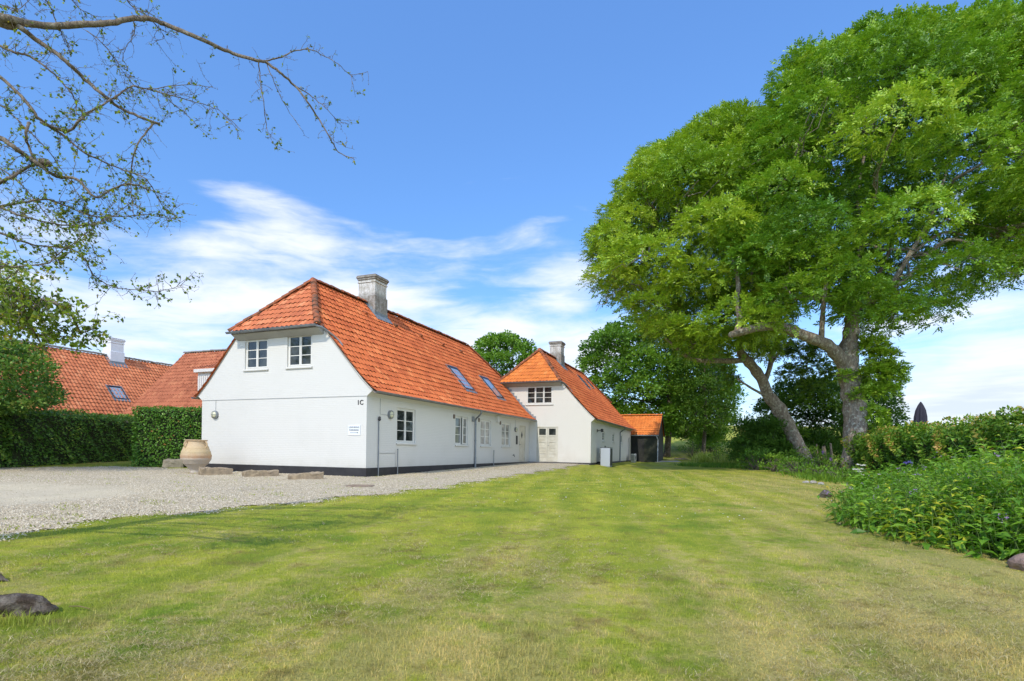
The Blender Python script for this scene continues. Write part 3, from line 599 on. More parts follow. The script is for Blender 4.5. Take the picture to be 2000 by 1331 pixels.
GAB = [(0, 2.9), (-.25, 3.10), (.14, 3.46), (.59, 3.93), (1.04, 4.42), (1.43, 4.87), (1.86, 5.36)]
def longhouse(name, b0, a0, L, zg, label, wmat, front_holes, side_holes, tile_m, hip_m, rear_hip=True, group=None, plinth_top=.33):
    """whitewashed farmhouse: local x runs along the ridge away from the camera, y across to the left; front gable at x=0"""
    w = L2W(b0, a0); root = empty(name, (w[0], w[1], 0), ANG, label=label, cat='house', group=group); Wd = 8.1; mc = Wd / 2
    gp = [(0, plinth_top)] + GAB; poly = gp + [(Wd - x, z) for x, z in gp[::-1]]
    # front gable: right = -y as seen from outside; x' = Wd - y
    Mf = frame_M((0, 0, 0), (0, -1, 0)); Mf = Mf  # x' = -y
    bm = gable_wall([(-x, z) for x, z in poly], [(-q[1], -q[0], q[2], q[3]) for q in front_holes]); wall = xf(bm, Mf)
    # side wall (towards the lawn), outward -y, right = +x
    Ms = frame_M((0, 0, 0), (1, 0, 0)); b2 = gable_wall([(0, plinth_top), (L, plinth_top), (L, 2.9), (0, 2.9)], side_holes); xf(b2, Ms)
    tmp = bpy.data.meshes.new('t'); b2.to_mesh(tmp); b2.free(); wall.from_mesh(tmp)
    # sloping eave cornice, far wall and rear gable
    for (ya, za), (yb, zb) in (((0, 2.9), (-.25, 3.10)), ((Wd, 2.9), (Wd + .25, 3.10)), ((Wd, plinth_top), (Wd, 2.9))):
        wall.faces.new([wall.verts.new(v) for v in ((.001, ya, za), (L - .001, ya, za), (L - .001, yb, zb), (.001, yb, zb))])
    wall.faces.new([wall.verts.new((L, x, z)) for x, z in poly])
    wo = obj('wall', wall, wmat, root)
    bm = bmesh.new(); z0 = min(zg) - .4
    box(bm, -.022, L + .02, -.022, .1, z0, plinth_top); box(bm, -.022, .1, .1, Wd - .1, z0, plinth_top); box(bm, -.022, L + .02, Wd - .1, Wd + .022, z0, plinth_top)
    box(bm, L - .1, L + .02, .1, Wd - .1, z0, plinth_top); obj('plinth', bm, m_plinth, root)
    # tiled slopes
    ap = 1.78; he = -.38; ha = 1.93; k = (ap - he) / (mc - ha)
    def keep(c):
        y = c.y if c.y < mc else Wd - c.y
        if y < ha: return -.055 < c.x < L + .055
        lo = he + (y - ha) * k; return c.x > lo and (c.x < L - lo if rear_hip else c.x < L + .05)
    nrm = Vector((1, -k, 0)); nrl = Vector((1, k, 0))
    prof = PROF
    cutR = [((he, ha, 0), nrm), ((L - he, ha, 0), nrl), ((0, ha, 0), (0, 1, 0)), ((-.055, 0, 0), (1, 0, 0)), ((L + .055, 0, 0), (1, 0, 0))]
    me = tiles(prof, -.55, L + .6, (0, 0, 0), (1, 0, 0), (0, 1, 0), keep, cutR)
    roof = obj('roof', me, tile_m, root)
    cutL = [((he, Wd - ha, 0), nrl), ((L - he, Wd - ha, 0), nrm), ((0, Wd - ha, 0), (0, 1, 0)), ((-.055, 0, 0), (1, 0, 0)), ((L + .055, 0, 0), (1, 0, 0))]
    me = tiles(prof, -.55, L + .6, (0, Wd, 0), (1, 0, 0), (0, -1, 0), keep, cutL, row=.335); obj('roof', me, tile_m, root)
    # hipped ends
    hz = pz(ha); hp = [(he - .06, hz - .0), (ap, 7.90)]
    def keeph(c): return abs(c.y - mc) < (mc - ha) * (ap - c.x) / (ap - he) + .02 and c.x > he - .1
    me = tiles(hp, 1.6, Wd - 1.6, (0, 0, 0), (0, 1, 0), (1, 0, 0), keeph, [((he, ha, 0), nrm), ((he, Wd - ha, 0), nrl)]); obj('hip_roof', me, hip_m, root)
    if rear_hip:
        def keepr(c): return abs(c.y - mc) < (mc - ha) * (ap - (L - c.x)) / (ap - he) + .02
        me = tiles(hp, 1.6, Wd - 1.6, (L, 0, 0), (0, 1, 0), (-1, 0, 0), keepr, [((L - he, ha, 0), nrl), ((L - he, Wd - ha, 0), nrm)]); obj('hip_roof', me, hip_m, root)
    bm = bmesh.new(); top = 7.93; ridge(bm, (ap, mc, top), (L - (ap if rear_hip else -.05), mc, top))
    ends = [(1, 0)] + ([(-1, L)] if rear_hip else [])
    for sg, o in ends:
        for yy in (ha, Wd - ha): ridge(bm, (o + sg * he, yy, hz + .035), (o + sg * ap, mc, top), .115)
    obj('ridge_tiles', bm, m_ridge, root, smooth=False)
    # mortar bed and dark underside that closes the roof
    bm = bmesh.new(); pr = [(y, z - .06) for y, z in prof]
    sec = pr + [(Wd - y, z) for y, z in pr[::-1][1:]]
    under = [(y, z) for y, z in sec if pz(min(y, Wd - y)) <= hz + .01]
    S = [(-.36, 2.99), (-.1, 3.20), (.3, 3.58), (.8, 4.13), (1.4, 4.81), (ha, hz - .07), (mc, 7.82)]
    def ringpts(x_lo, x_hi, pts): return [(bm.verts.new((x_lo, y, z)), bm.verts.new((x_hi, y, z))) for y, z in pts]
    for mir in (0, 1):
        f = (lambda y: Wd - y) if mir else (lambda y: y)
        lowr = [(bm.verts.new((-.04, f(y), z)), bm.verts.new((L + .04, f(y), z))) for y, z in S[:6]]
        for p_, q_ in zip(lowr, lowr[1:]): bm.faces.new((p_[0], p_[1], q_[1], q_[0]))
        a_ = bm.verts.new((he + .02, f(ha), hz - .07)); b_ = bm.verts.new((L - he - .02 if rear_hip else L + .03, f(ha), hz - .07)); c_ = bm.verts.new((L - ap if rear_hip else L + .03, mc, 7.82)); d_ = bm.verts.new((ap, mc, 7.82))
        bm.faces.new((a_, b_, c_, d_))
    for sg, o in ends:
        bm.faces.new([bm.verts.new(v) for v in ((o + sg * (he + .02), ha, hz - .07), (o + sg * (he + .02), Wd - ha, hz - .07), (o + sg * ap, mc, 7.82))])
    obj('roof_deck', bm, m_sofit, root)
    for sg, o in ends:      # boxed soffit under the hip eave
        bm = bmesh.new()
        x0, x1 = sorted((o + sg * (he + .03), o + sg * .06)); M_ = None
        vs = [(o + sg * (he + .05), hz - .09), (o + sg * (he + .05), hz - .03), (o + sg * .0, hz + .1), (o + sg * .003, 5.22), (o - sg * .03, 5.22)]
        A_ = [bm.verts.new((x, ha + .02, z)) for x, z in vs]; B_ = [bm.verts.new((x, Wd - ha - .02, z)) for x, z in vs]
        for i in range(5): bm.faces.new((A_[i], A_[(i + 1) % 5], B_[(i + 1) % 5], B_[i]))
        bm.faces.new(A_[::-1]); bm.faces.new(B_)
        obj('soffit', bm, m_sofit, root)
    bm = bmesh.new(); gutter(bm, (-.1, -.45, 3.06), (L - (.25 if name == 'front_farmhouse' else 0), -.45, 3.02)); gutter(bm, (L, Wd + .45, 3.06), (-.1, Wd + .45, 3.04)); gutter(bm, (he - .1, Wd - ha + .07, hz - .02), (he - .1, ha - .07, hz + .0))
    # short spout that returns the hip gutter on to the roof
    tube(bm, catmull([(he - .1, ha - .04, hz - .05), (he + .1, ha - .22, hz - .12), (.16, ha - .45, hz - .42), (.28, ha - .62, hz - .66)]), .036, 8)
    obj('gutter', bm, m_zinc, root)
    return root, Mf, Ms
def wall_lamp(M, x, y, label, r=.165):
    o = M @ Vector((x, y, .0)); root = empty('wall_lamp', o, label=label, cat='lamp', group='round bulkhead lamps on the white walls')
    Mr = M.copy(); Mr.translation = (0, 0, 0); bm = bmesh.new(); lathe(bm, [(r, 0), (r, .05), (r * .96, .085), (r * .80, .095), (r * .80, .06)], 28, Mr); obj('housing', bm, m_zinc, root, smooth=False)
    bm = bmesh.new(); lathe(bm, [(r * .79, .062), (r * .72, .105), (r * .5, .135), (r * .2, .148), (.001, .15)], 24, Mr); obj('glass_dome', bm, m_bulb, root, smooth=True)
    bm = bmesh.new()
    for ang in (0, math.pi / 2): tube(bm, [Mr @ Vector((math.cos(ang) * r * .9 * s_, math.sin(ang) * r * .9 * s_, .085 + .075 * (1 - abs(s_) ** 2))) for s_ in (-1, -.7, -.35, 0, .35, .7, 1)], .007, 5)
    obj('guard', bm, m_zinc, root); return root

# ---- front house
gw = [(2.48, 3.66, 4.07, 5.30), (4.62, 5.80, 4.07, 5.26)]                     # (across from the right corner, height)
sw = [(1.92, 3.28, 1.27, 2.64), (6.85, 8.20, 1.27, 2.64), (9.70, 11.05, 1.27, 2.64), (12.58, 13.93, 1.27, 2.64)]
dr = (15.42, 16.60, .36, 2.62)
h1, Mf, Ms = longhouse('front_farmhouse', 0, 0, 18.0, [0], 'long whitewashed farmhouse with orange pantile half hipped roof, gable facing the gravel drive', m_wall, gw, sw + [dr], m_tile, m_tile_old)
for g_ in gw: window(h1, Mf, -g_[1], -g_[0], g_[2], g_[3])
for i, g_ in enumerate(sw): window(h1, Ms, g_[0], g_[1], g_[2], g_[3], glass=[None, m_ggl, m_cgl, m_cgl][i], ajar=[0, .16, 0, 0][i], label=[None, 'side window with one casement ajar', 'side window with pale blind drawn', None][i])
# door
bm = bmesh.new(); x0, x1, y0, y1 = dr
for q in ((x0, x0 + .07, y0, y1), (x1 - .07, x1, y0, y1), (x0 + .07, x1 - .07, y1 - .07, y1)): box(bm, *q, -.09, -.02, Ms)
box(bm, x0 + .072, x1 - .072, y0 + .01, 1.52, -.08, -.045, Ms, .006); box(bm, x0 + .072, x1 - .072, 1.53, y1 - .075, -.08, -.045, Ms, .006)
for a_, b_, c_, d_ in ((x0 + .17, x1 - .17, y0 + .12, 1.40),): 
    box(bm, a_, b_, c_, d_, -.046, -.038, Ms, .003)
door = obj('door', bm, m_cream, h1)
bm = bmesh.new(); box(bm, -.13, .13, -.13, .13, -.048, -.036, Ms @ Matrix.Translation(((x0 + x1) / 2, 2.02, 0)) @ Matrix.Diagonal((.75, 1.25, 1, 1)) @ Matrix.Rotation(R(45), 4, 'Z')); obj('diamond_pane', bm, m_dgl, door)
bm = bmesh.new(); tube(bm, [Ms @ Vector(v) for v in ((x0 + .14, 1.42, -.04), (x0 + .14, 1.42, .03), (x0 + .25, 1.42, .035))], .011); box(bm, x0 + .115, x0 + .165, 1.34, 1.62, -.044, -.034, Ms); obj('handle', bm, m_zinc, door)
chimney(h1, 5.36, 6.30, 3.58, 4.52, 7.90, 9.26, m_chim)
SLA = math.atan(1.14)
def roofM(b, a): return frame_M((b, a, pz(a)), (1, 0, 0), (0, math.cos(SLA), math.sin(SLA)))
SKY = {}
def hit_roof(x, y, off):
    """where the sight line meets the lawn-side slope of a long house with its corner at local (0, off)"""
    r = ray(x, y); lo, hi = 5., 80.
    for _ in range(60):
        m_ = (lo + hi) / 2; X_, Y_, Z_ = r[0] * m_, m_, CH + r[1] * m_
        a_ = (X_ - C1[0]) * D1[0] + (Y_ - C1[1]) * D1[1] - off
        if Z_ > 4.88 + (a_ - 1.4) * 1.14: lo = m_
        else: hi = m_
    return ((X_ - C1[0]) * D2[0] + (Y_ - C1[1]) * D2[1], a_)
for px in ([(871.2, 713.7), (892.9, 721.9), (924.9, 765.3), (908.3, 760.2)], [(936.4, 735.4), (953.7, 741.8), (981, 779.3), (969.6, 776.8)]):
    q = [hit_roof(*p_, 0) for p_ in px]; bc = sum(v[0] for v in q) / 4; ac_ = sum(v[1] for v in q) / 4
    print('skylight', q)
    hh = ((q[0][1] + q[1][1]) - (q[2][1] + q[3][1])) / 2 / math.cos(SLA); ww = abs(q[1][0] - q[0][0])
    skylight(h1, roofM(bc, ac_), 1.14, max(1.1, min(1.7, hh)))
for px in ((710.8, 612.7), (770.3, 636.8), (819.4, 656.4), (862.3, 673.3), (898, 687.3)):
    q = hit_roof(*px, 0); M_ = roofM(q[0], q[1]); bm = bmesh.new(); extrude(bm, [(-.12, .03), (.10, .05), (.04, .12), (-.10, .15)], (-.09, .09), M_); obj('vent_tile', bm, m_ridge, h1)
# services on the side wall
bm = bmesh.new(); M_ = Ms
tube(bm, catmull([M_ @ Vector(v) for v in ((8.78, 3.0, .45), (8.80, 2.88, .43), (8.90, 2.72, .22), (8.95, 2.60, .075), (8.95, 2.4, .07))], 4), .045, 10)
tube(bm, [M_ @ Vector((8.95, 2.4, .07)), M_ @ Vector((8.95, .62, .07))], .043, 10); tube(bm, [M_ @ Vector((8.95, .64, .07)), M_ @ Vector((8.95, .02, .07))], .054, 10)
for z in (.62, 1.5, 2.3): tube(bm, [M_ @ Vector((8.95, z, .07)), M_ @ Vector((8.95, z + .05, .07))], .056, 10)
obj('downpipe', bm, m_zinc, h1)
bm = bmesh.new(); tube(bm, [M_ @ Vector((.70, z, .035)) for z in (-.05, 2.1)], .022, 8); obj('conduit', bm, m_zinc, h1)
bm = bmesh.new(); lathe(bm, [(.015, 0), (.03, .02), (.055, .05), (.055, .08), (.04, .10), (.05, .12), (.04, .16), (.012, .18)], 12, Matrix.Translation(M_ @ Vector((.70, 2.04, .06)))); obj('conduit_cap', bm, m_dark, h1)
w_ = .007
for pts in (((.80, 2.88, .01), (.80, 2.30, .01), (1.28, 2.30, .01)), ((.74, .86, .01), (1.80, .86, .01)), ((14.7, 2.9, .01), (14.7, 2.45, .01))): bm = bmesh.new(); tube(bm, [Ms @ Vector(v) for v in pts], w_, 5); obj('cable', bm, m_zinc, h1)
bm = bmesh.new(); tube(bm, [Mf @ Vector(v) for v in ((-7.32, 2.9, .008), (-7.32, 2.45, .008))], w_, 5); tube(bm, [Mf @ Vector(v) for v in ((-8.08, 2.895, .004), (-.01, 2.895, .004))], .009, 5)
obj('cable', bm, m_zinc, h1)
for vb in (6.60, 9.38, 12.25): bm = bmesh.new(); box(bm, vb, vb + .125, 2.495, 2.69, -.01, .05, Ms, .01); obj('wall_vent', bm, m_brown, h1)
bm = bmesh.new(); box(bm, 8.60, 8.80, 2.46, 2.72, -.01, .07, Ms, .01); obj('grille_box', bm, m_zinc, h1)
bm = bmesh.new(); box(bm, 11.68, 11.94, 2.60, 2.98, -.01, .16, Ms, .02); obj('alarm_box', bm, m_offw, h1)
bm = bmesh.new(); box(bm, 14.86, 15.08, 1.42, 1.95, -.01, .05, Ms, .01); obj('intercom_panel', bm, m_dark, h1)
bm = bmesh.new(); tube(bm, [Ms @ Vector(v) for v in ((14.35, .75, 0), (14.35, .75, .10), (14.35, .66, .13))], .016, 8); tube(bm, [Ms @ Vector(v) for v in ((14.27, .81, .08), (14.43, .81, .08))], .012, 6); tube(bm, [Ms @ Vector(v) for v in ((14.35, .75, .08), (14.35, .81, .08))], .01, 6); obj('garden_tap', bm, m_dark, h1)
def text_mesh(s, size, ext=.004):
    cu = bpy.data.curves.new('txt', 'FONT'); cu.body = s; cu.size = size; cu.extrude = ext; cu.align_x = 'CENTER'; cu.align_y = 'CENTER'; cu.offset = size * .012
    o = bpy.data.objects.new('txt', cu); COL.objects.link(o); dg = bpy.context.evaluated_depsgraph_get(); me = bpy.data.meshes.new_from_object(o.evaluated_get(dg)); bpy.data.objects.remove(o); return me
me = text_mesh('1C', .235, .006); me.transform(Mf @ Matrix.Translation((-.275, 2.665, .008))); obj('house_number', me, m_text, h1)
H1W = Matrix.Translation((C1[0], C1[1], 0)) @ Matrix.Rotation(ANG, 4, 'Z')
wall_lamp(H1W @ Mf, -7.33, 2.31, 'round bulkhead lamp on the gable end above the clay jar')
wall_lamp(H1W @ Ms, 1.45, 2.33, 'round bulkhead lamp on the side wall between the corner and the first window')
wall_lamp(H1W @ Ms, 14.72, 2.31, 'round bulkhead lamp on the side wall left of the cream door', .15)
# sign
so = H1W @ Mf @ Vector((-.515, 1.68, .0)); sg_ = empty('parking_sign', so, ANG, label='small white parking sign with black text and arrow on the gable wall', cat='sign')
Msg = Mf.copy(); Msg.translation = (0, 0, 0); bm = bmesh.new(); box(bm, -.265, .265, -.185, .185, .006, .022, Msg, .003); obj('plate', bm, m_sign, sg_)
me = text_mesh('LENE REGIUS', .078, .002); me.transform(Msg @ Matrix.Translation((0, .10, .023))); obj('lettering', me, m_text, sg_)
me = text_mesh('PARKERING', .078, .002); me.transform(Msg @ Matrix.Translation((0, .0, .023))); obj('lettering', me, m_text, sg_)
bm = bmesh.new(); box(bm, -.17, .14, -.098, -.086, .022, .025, Msg); vs = [Msg @ Vector(v) for v in ((.135, -.115, .022), (.135, -.069, .022), (.185, -.092, .022), (.135, -.115, .025), (.135, -.069, .025), (.185, -.092, .025))]; v = [bm.verts.new(q) for q in vs]
for q in ((2, 1, 0), (3, 4, 5), (0, 1, 4, 3), (1, 2, 5, 4), (2, 0, 3, 5)): bm.faces.new([v[i] for i in q])
obj('arrow', bm, m_text, sg_)
for b_, lab in ((1.86, 'thin galvanised rod standing in the gravel below the first side window'), (11.26, 'thin galvanised rod standing against the wall between third and fourth side windows')):
    w = L2W(b_, -.10); bm = bmesh.new(); tube(bm, [(0, 0, -.1), (0, 0, 1.02 - G(*w))], .022, 8); lathe(bm, [(.028, 1.0 - G(*w)), (.028, 1.03 - G(*w)), (.01, 1.04 - G(*w))], 8)
    o = obj('metal_rod', bm, m_zinc, None, label=lab, cat='rod', group='galvanised rods beside the front house'); o.location = (w[0], w[1], G(*w))

# ---- rear house
B2, A2 = 17.3, -4.08
gw2 = [(2.52, 4.32, 4.07, 5.24)]; dd = (2.13, 3.58, .36, 2.62)
sw2 = [(3.45, 4.15, 1.78, 2.45), (7.05, 7.75, 1.78, 2.45), (10.45, 11.2, 1.78, 2.45)]
h2, Mf2, Ms2 = longhouse('rear_farmhouse', B2, A2, 15.6, [-.1], 'whitewashed farmhouse set back with cream double doors and a three light upper window', m_wall2, gw2 + [dd], sw2, m_tile, m_tile_s)
for q in h2.children:
    if q.name.startswith('plinth'): pass
window(h2, Mf2, -gw2[0][1], -gw2[0][0], gw2[0][2], gw2[0][3], cols=3, depth=.05)
for g_ in sw2: window(h2, Ms2, g_[0], g_[1], g_[2], g_[3], cols=1, rows=3, depth=.07)
bm = bmesh.new(); x0, x1, y0, y1 = -dd[1], -dd[0], dd[2], dd[3]; xm = (x0 + x1) / 2
for q in ((x0, x0 + .06, y0, y1), (x1 - .06, x1, y0, y1), (x0 + .06, x1 - .06, y1 - .06, y1)): box(bm, *q, -.08, .012, Mf2)
obj('door_frame', bm, m_cream, h2)
for a_, b_ in ((x0 + .066, xm - .006), (xm + .006, x1 - .066)):
    bm = bmesh.new(); s = .10; pw = (a_ + s, b_ - s)
    for q in ((a_, a_ + s, y0 + .015, y1 - .065), (b_ - s, b_, y0 + .015, y1 - .065)): box(bm, *q, -.06, -.015, Mf2, .004)
    ys_ = [y0 + .015, y0 + .18, y0 + .50, y0 + .57, y0 + .88, y0 + .95, y0 + 1.25, y0 + 1.33, y0 + 1.62, y0 + 1.71, y1 - .14, y1 - .065]
    for k in range(0, 12, 2): box(bm, pw[0], pw[1], ys_[k], ys_[k + 1], -.06, -.017, Mf2, .004)
    for k in range(1, 8, 2): box(bm, pw[0], pw[1], ys_[k], ys_[k + 1], -.062, -.050, Mf2); box(bm, pw[0] + .05, pw[1] - .05, ys_[k] + .05, ys_[k + 1] - .05, -.050, -.030, Mf2, .012)
    dleaf = obj('door', bm, m_cream, h2)
    bm = bmesh.new(); box(bm, pw[0], pw[1], ys_[9], ys_[10], -.05, -.036, Mf2); obj('pane', bm, m_dgl, dleaf)
    if a_ > xm - .1: bm = bmesh.new(); tube(bm, [Mf2 @ Vector(v) for v in ((a_ + .05, 1.4, -.015), (a_ + .05, 1.4, .04), (a_ + .15, 1.4, .04))], .01); obj('handle', bm, m_zinc, dleaf)
chimney(h2, 5.45, 6.30, 3.62, 4.48, 7.90, 9.22, m_chim)
for (bb, aa, hh_, ww_) in ((9.9, 3.02, 1.30, .80), (12.7, 3.2, .9, .7)): skylight(h2, roofM(bb, aa), ww_, hh_)
bm = bmesh.new(); tube(bm, catmull([Ms2 @ Vector(v) for v in ((9.75, 3.0, .45), (9.78, 2.88, .43), (9.85, 2.72, .22), (9.9, 2.60, .075), (9.9, 2.3, .07))], 4), .045, 8); tube(bm, [Ms2 @ Vector((9.9, 2.3, .07)), Ms2 @ Vector((9.9, -.05, .07))], .045, 8); obj('downpipe', bm, m_zinc, h2)
bm = bmesh.new(); tube(bm, [Ms2 @ Vector((13.95, .1, .1)), Ms2 @ Vector((13.95, 2.3, .1))], .03, 8); obj('vent_pipe', bm, m_zinc, h2)
bm = bmesh.new()       # stepped lead where the front roof meets this gable
for k in range(6):
    am = -4.08 + 4.08 - .35 + k * .16; a_ = 4.08 - .42 + k * .17
    zz_ = pz(-.42 + k * .17); box(bm, -a_ - .17, -a_ + .02, zz_ + .02, zz_ + .26, .002, .03 + .004 * (k % 2), Mf2)
for k in range(9):
    q = -.05 + k * .19; zz_ = pz(q); a_ = 4.08 + q; box(bm, -a_ - .19, -a_, zz_ + .05, pz(q + .19) + .12, .002, .018, Mf2)
obj('flashing', bm, m_lead, h2)
H2W = Matrix.Translation((*L2W(B2, A2), 0)) @ Matrix.Rotation(ANG, 4, 'Z')
o_ = H2W @ Ms2 @ Vector((1.75, 2.42, 0)); fl = empty('flood_light', o_, ANG, label='dark bracket lamp on the rear house wall above the heat pump', cat='lamp'); Mz = Ms2.copy(); Mz.translation = (0, 0, 0)
bm = bmesh.new(); box(bm, -.06, .06, -.1, .1, 0, .03, Mz); tube(bm, [Mz @ Vector((0, 0, .02)), Mz @ Vector((0, .02, .28))], .025); obj('bracket', bm, m_dark, fl)
bm = bmesh.new(); box(bm, -.13, .13, -.10, .12, .26, .40, Mz, .02); obj('lamp_head', bm, m_dark, fl)
# heat pump beside the rear house
w = L2W(18.9, -4.98); hp = empty('heat_pump', (w[0], w[1], G(*w)), ANG, label='tall pale grey heat pump cabinet on the lawn beside the rear house', cat='heat pump')
bm = bmesh.new(); box(bm, 0, .78, 0, .62, .05, 1.26, None, .015); box(bm, .03, .10, .02, .6, -.02, .05); box(bm, .68, .75, .02, .6, -.02, .05); obj('cabinet', bm, m_hp, hp)
bm = bmesh.new(); box(bm, .03, .75, -.012, -.002, .10, 1.22, None, .003)
for k in range(26): box(bm, .05, .73, -.022, -.010, .13 + k * .041, .145 + k * .041)
obj('grille', bm, m_dark, hp)
bm = bmesh.new(); box(bm, -.02, .80, -.03, .65, 1.262, 1.285, None, .008); tube(bm, [(.35, .4, 1.28), (.35, .4, 1.36)], .03); tube(bm, [(.28, .4, 1.37), (.46, .4, 1.37)], .022); obj('lid', bm, m_dark, hp)
bm = bmesh.new(); tube(bm, catmull([(.5, .6, .25), (.35, .8, .30), (.1, .88, .22), (-.05, .85, .05), (-.1, .8, -.1)]), .06, 10); tube(bm, catmull([(.5, .62, .12), (.2, .78, .12), (.02, .74, -.05)]), .045, 8); tube(bm, catmull([(.6, .6, .5), (.7, .8, .6), (.9, .9, .9)]), .012, 6); obj('hose', bm, m_dark, hp)
w = L2W(30.7, -4.42); ac = empty('air_conditioner', (w[0], w[1], G(*w)), ANG, label='small outdoor air conditioning unit beside the black shed', cat='air conditioner')
bm = bmesh.new(); box(bm, 0, .85, -.36, 0, .10, .70, None, .02); box(bm, .1, .16, -.36, 0, -.05, .10); box(bm, .7, .76, -.36, 0, -.05, .10); obj('casing', bm, m_offw, ac)
bm = bmesh.new()
for k in range(9): box(bm, -.012, -.002, -.34, -.02, .15 + k * .056, .17 + k * .056)
for rr_ in (.22, .15, .08): tube(bm, [(.42 + rr_ * math.cos(t_), -.366, .4 + rr_ * math.sin(t_)) for t_ in np.linspace(0, 6.283, 21)], .007, 4)
obj('grille', bm, m_dark, ac)

# ---- black shed
w = L2W(32.95, -3.6); sh = empty('black_shed', (w[0], w[1], 0), ANG, label='small black timber shed with bright orange tile roof behind the rear house', cat='shed')
SL, SWd, SH = 4.4, 2.80, 2.62       # depth along x, width towards -y
bm = bmesh.new(); zr_ = 4.45; gnd = -.1
bm2 = bm; pk = SL / 2
v = lambda *q: bm.verts.new(q)
bm.faces.new([v(0, 0, gnd), v(0, -SWd, gnd), v(0, -SWd, SH), v(0, 0, SH)]); bm.faces.new([v(0, -SWd, gnd), v(SL, -SWd, gnd), v(SL, -SWd, SH), v(pk, -SWd, zr_ - .1), v(0, -SWd, SH)])
bm.faces.new([v(SL, -SWd, gnd), v(SL, 0, gnd), v(SL, 0, SH), v(SL, -SWd, SH)]); bm.faces.new([v(SL, 0, gnd), v(0, 0, gnd), v(0, 0, SH), v(pk, 0, zr_ - .1), v(SL, 0, SH)])
x_ = -SWd
while x_ < 0:
    wd = .135; box(bm, -.024 - .006 * (int(-x_ * 10) % 2), -.001, x_ + .004, min(x_ + wd - .006, 0), gnd, SH - .02); x_ += wd
x_ = 0.0
while x_ < SL:
    top_ = SH + (zr_ - SH) * (1 - abs(x_ + .07 - pk) / pk) - .12; box(bm, x_ + .004, min(x_ + .129, SL), -SWd - .024 - .006 * (int(x_ * 10) % 2), -SWd - .001, gnd, top_); x_ += .135
obj('wall', bm, m_black, sh)
bm = bmesh.new(); box(bm, -.04, -.028, -SWd + .02, -SWd + 1.15, gnd, 2.35)
for k in range(9): box(bm, -.055, -.04, -SWd + .04 + k * .122, -SWd + .145 + k * .122, gnd, 2.33)
obj('door', bm, mat('weathered_black_board', (.030, .034, .026), .8, bump=(14, .6, .01), var=(3, .2, (.05, .055, .035))), sh)
k_s = (zr_ - SH) / (pk); spf = [(-.22, SH - .05), (pk, zr_)]
obj('roof', tiles(spf, -SWd - .12, 1.0, (0, 0, 0), (0, 1, 0), (1, 0, 0), name='r', pitch=.26), m_tile_s, sh); obj('roof', tiles(spf, -SWd - .12, 1.0, (SL, 0, 0), (0, 1, 0), (-1, 0, 0), name='r', pitch=.26), m_tile_s, sh)
bm = bmesh.new(); ridge(bm, (pk, -SWd - .12, zr_ + .02), (pk, 1.0, zr_ + .02), .12, .36); obj('ridge_tiles', bm, m_tile_s, sh)
bm = bmesh.new()
for s0, s1 in ((-.24, pk), (SL + .24, pk)):
    q = [(s0, SH - .16), (s1, zr_ - .12), (s1, zr_ + .05), (s0, SH + .02)]; A_ = [bm.verts.new((x, -SWd - .17, z)) for x, z in q]; B_ = [bm.verts.new((x, -SWd - .125, z)) for x, z in q]
    for i in range(4): bm.faces.new((A_[i], A_[(i + 1) % 4], B_[(i + 1) % 4], B_[i]))
    bm.faces.new(A_); bm.faces.new(B_)
obj('bargeboard', bm, m_black, sh)
m_wpipe = mat('pale_grey_plastic_pipe', (.50, .52, .55), .5)
bm = bmesh.new(); gutter(bm, (-.27, .1, SH - .05), (-.27, -SWd - .12, SH - .07)); tube(bm, catmull([(-.27, -SWd + .1, SH - .12), (-.24, -SWd + .02, SH - .3), (-.1, -SWd - .02, SH - .45), (-.09, -SWd - .02, SH - .7)]), .038, 8); tube(bm, [(-.09, -SWd - .02, SH - .65), (-.09, -SWd - .02, .15)], .038, 8); obj('gutter', bm, m_wpipe, sh)

# ---- neighbouring buildings behind the hedge
def simple_roof_house(name, org, ang, L, Wd, ez, rz, label, tm, wm, deep=True):
    """gabled building: local x along the ridge, y across; the eave at y=0 faces us"""
    root = empty(name, org, ang, label=label, cat='house'); gz0 = -.4
    bm = bmesh.new(); poly = [(0, gz0), (0, ez), (Wd / 2, rz - .12), (Wd, ez), (Wd, gz0)]
    extrude(bm, poly, (0, L)); obj('wall', bm, wm, root); pf = [(-.35, ez - .22), (Wd / 2, rz)]
    obj('roof', tiles(pf, -.1, L + .1, (0, 0, 0), (1, 0, 0), (0, 1, 0), name='r', pitch=.24, row=.34, amp=.034 if tm is m_tile_a else .055), tm, root)
    obj('roof', tiles(pf, -.1, L + .1, (0, Wd, 0), (1, 0, 0), (0, -1, 0), name='r', pitch=.24, row=.34), tm, root)
    bm = bmesh.new(); ridge(bm, (-.1, Wd / 2, rz + .03), (L + .1, Wd / 2, rz + .03), .12); obj('ridge_tiles', bm, m_mortar, root)
    bm = bmesh.new(); gutter(bm, (-.1, -.40, ez - .22), (L + .1, -.40, ez - .26)); obj('gutter', bm, m_zinc, root)
    return root
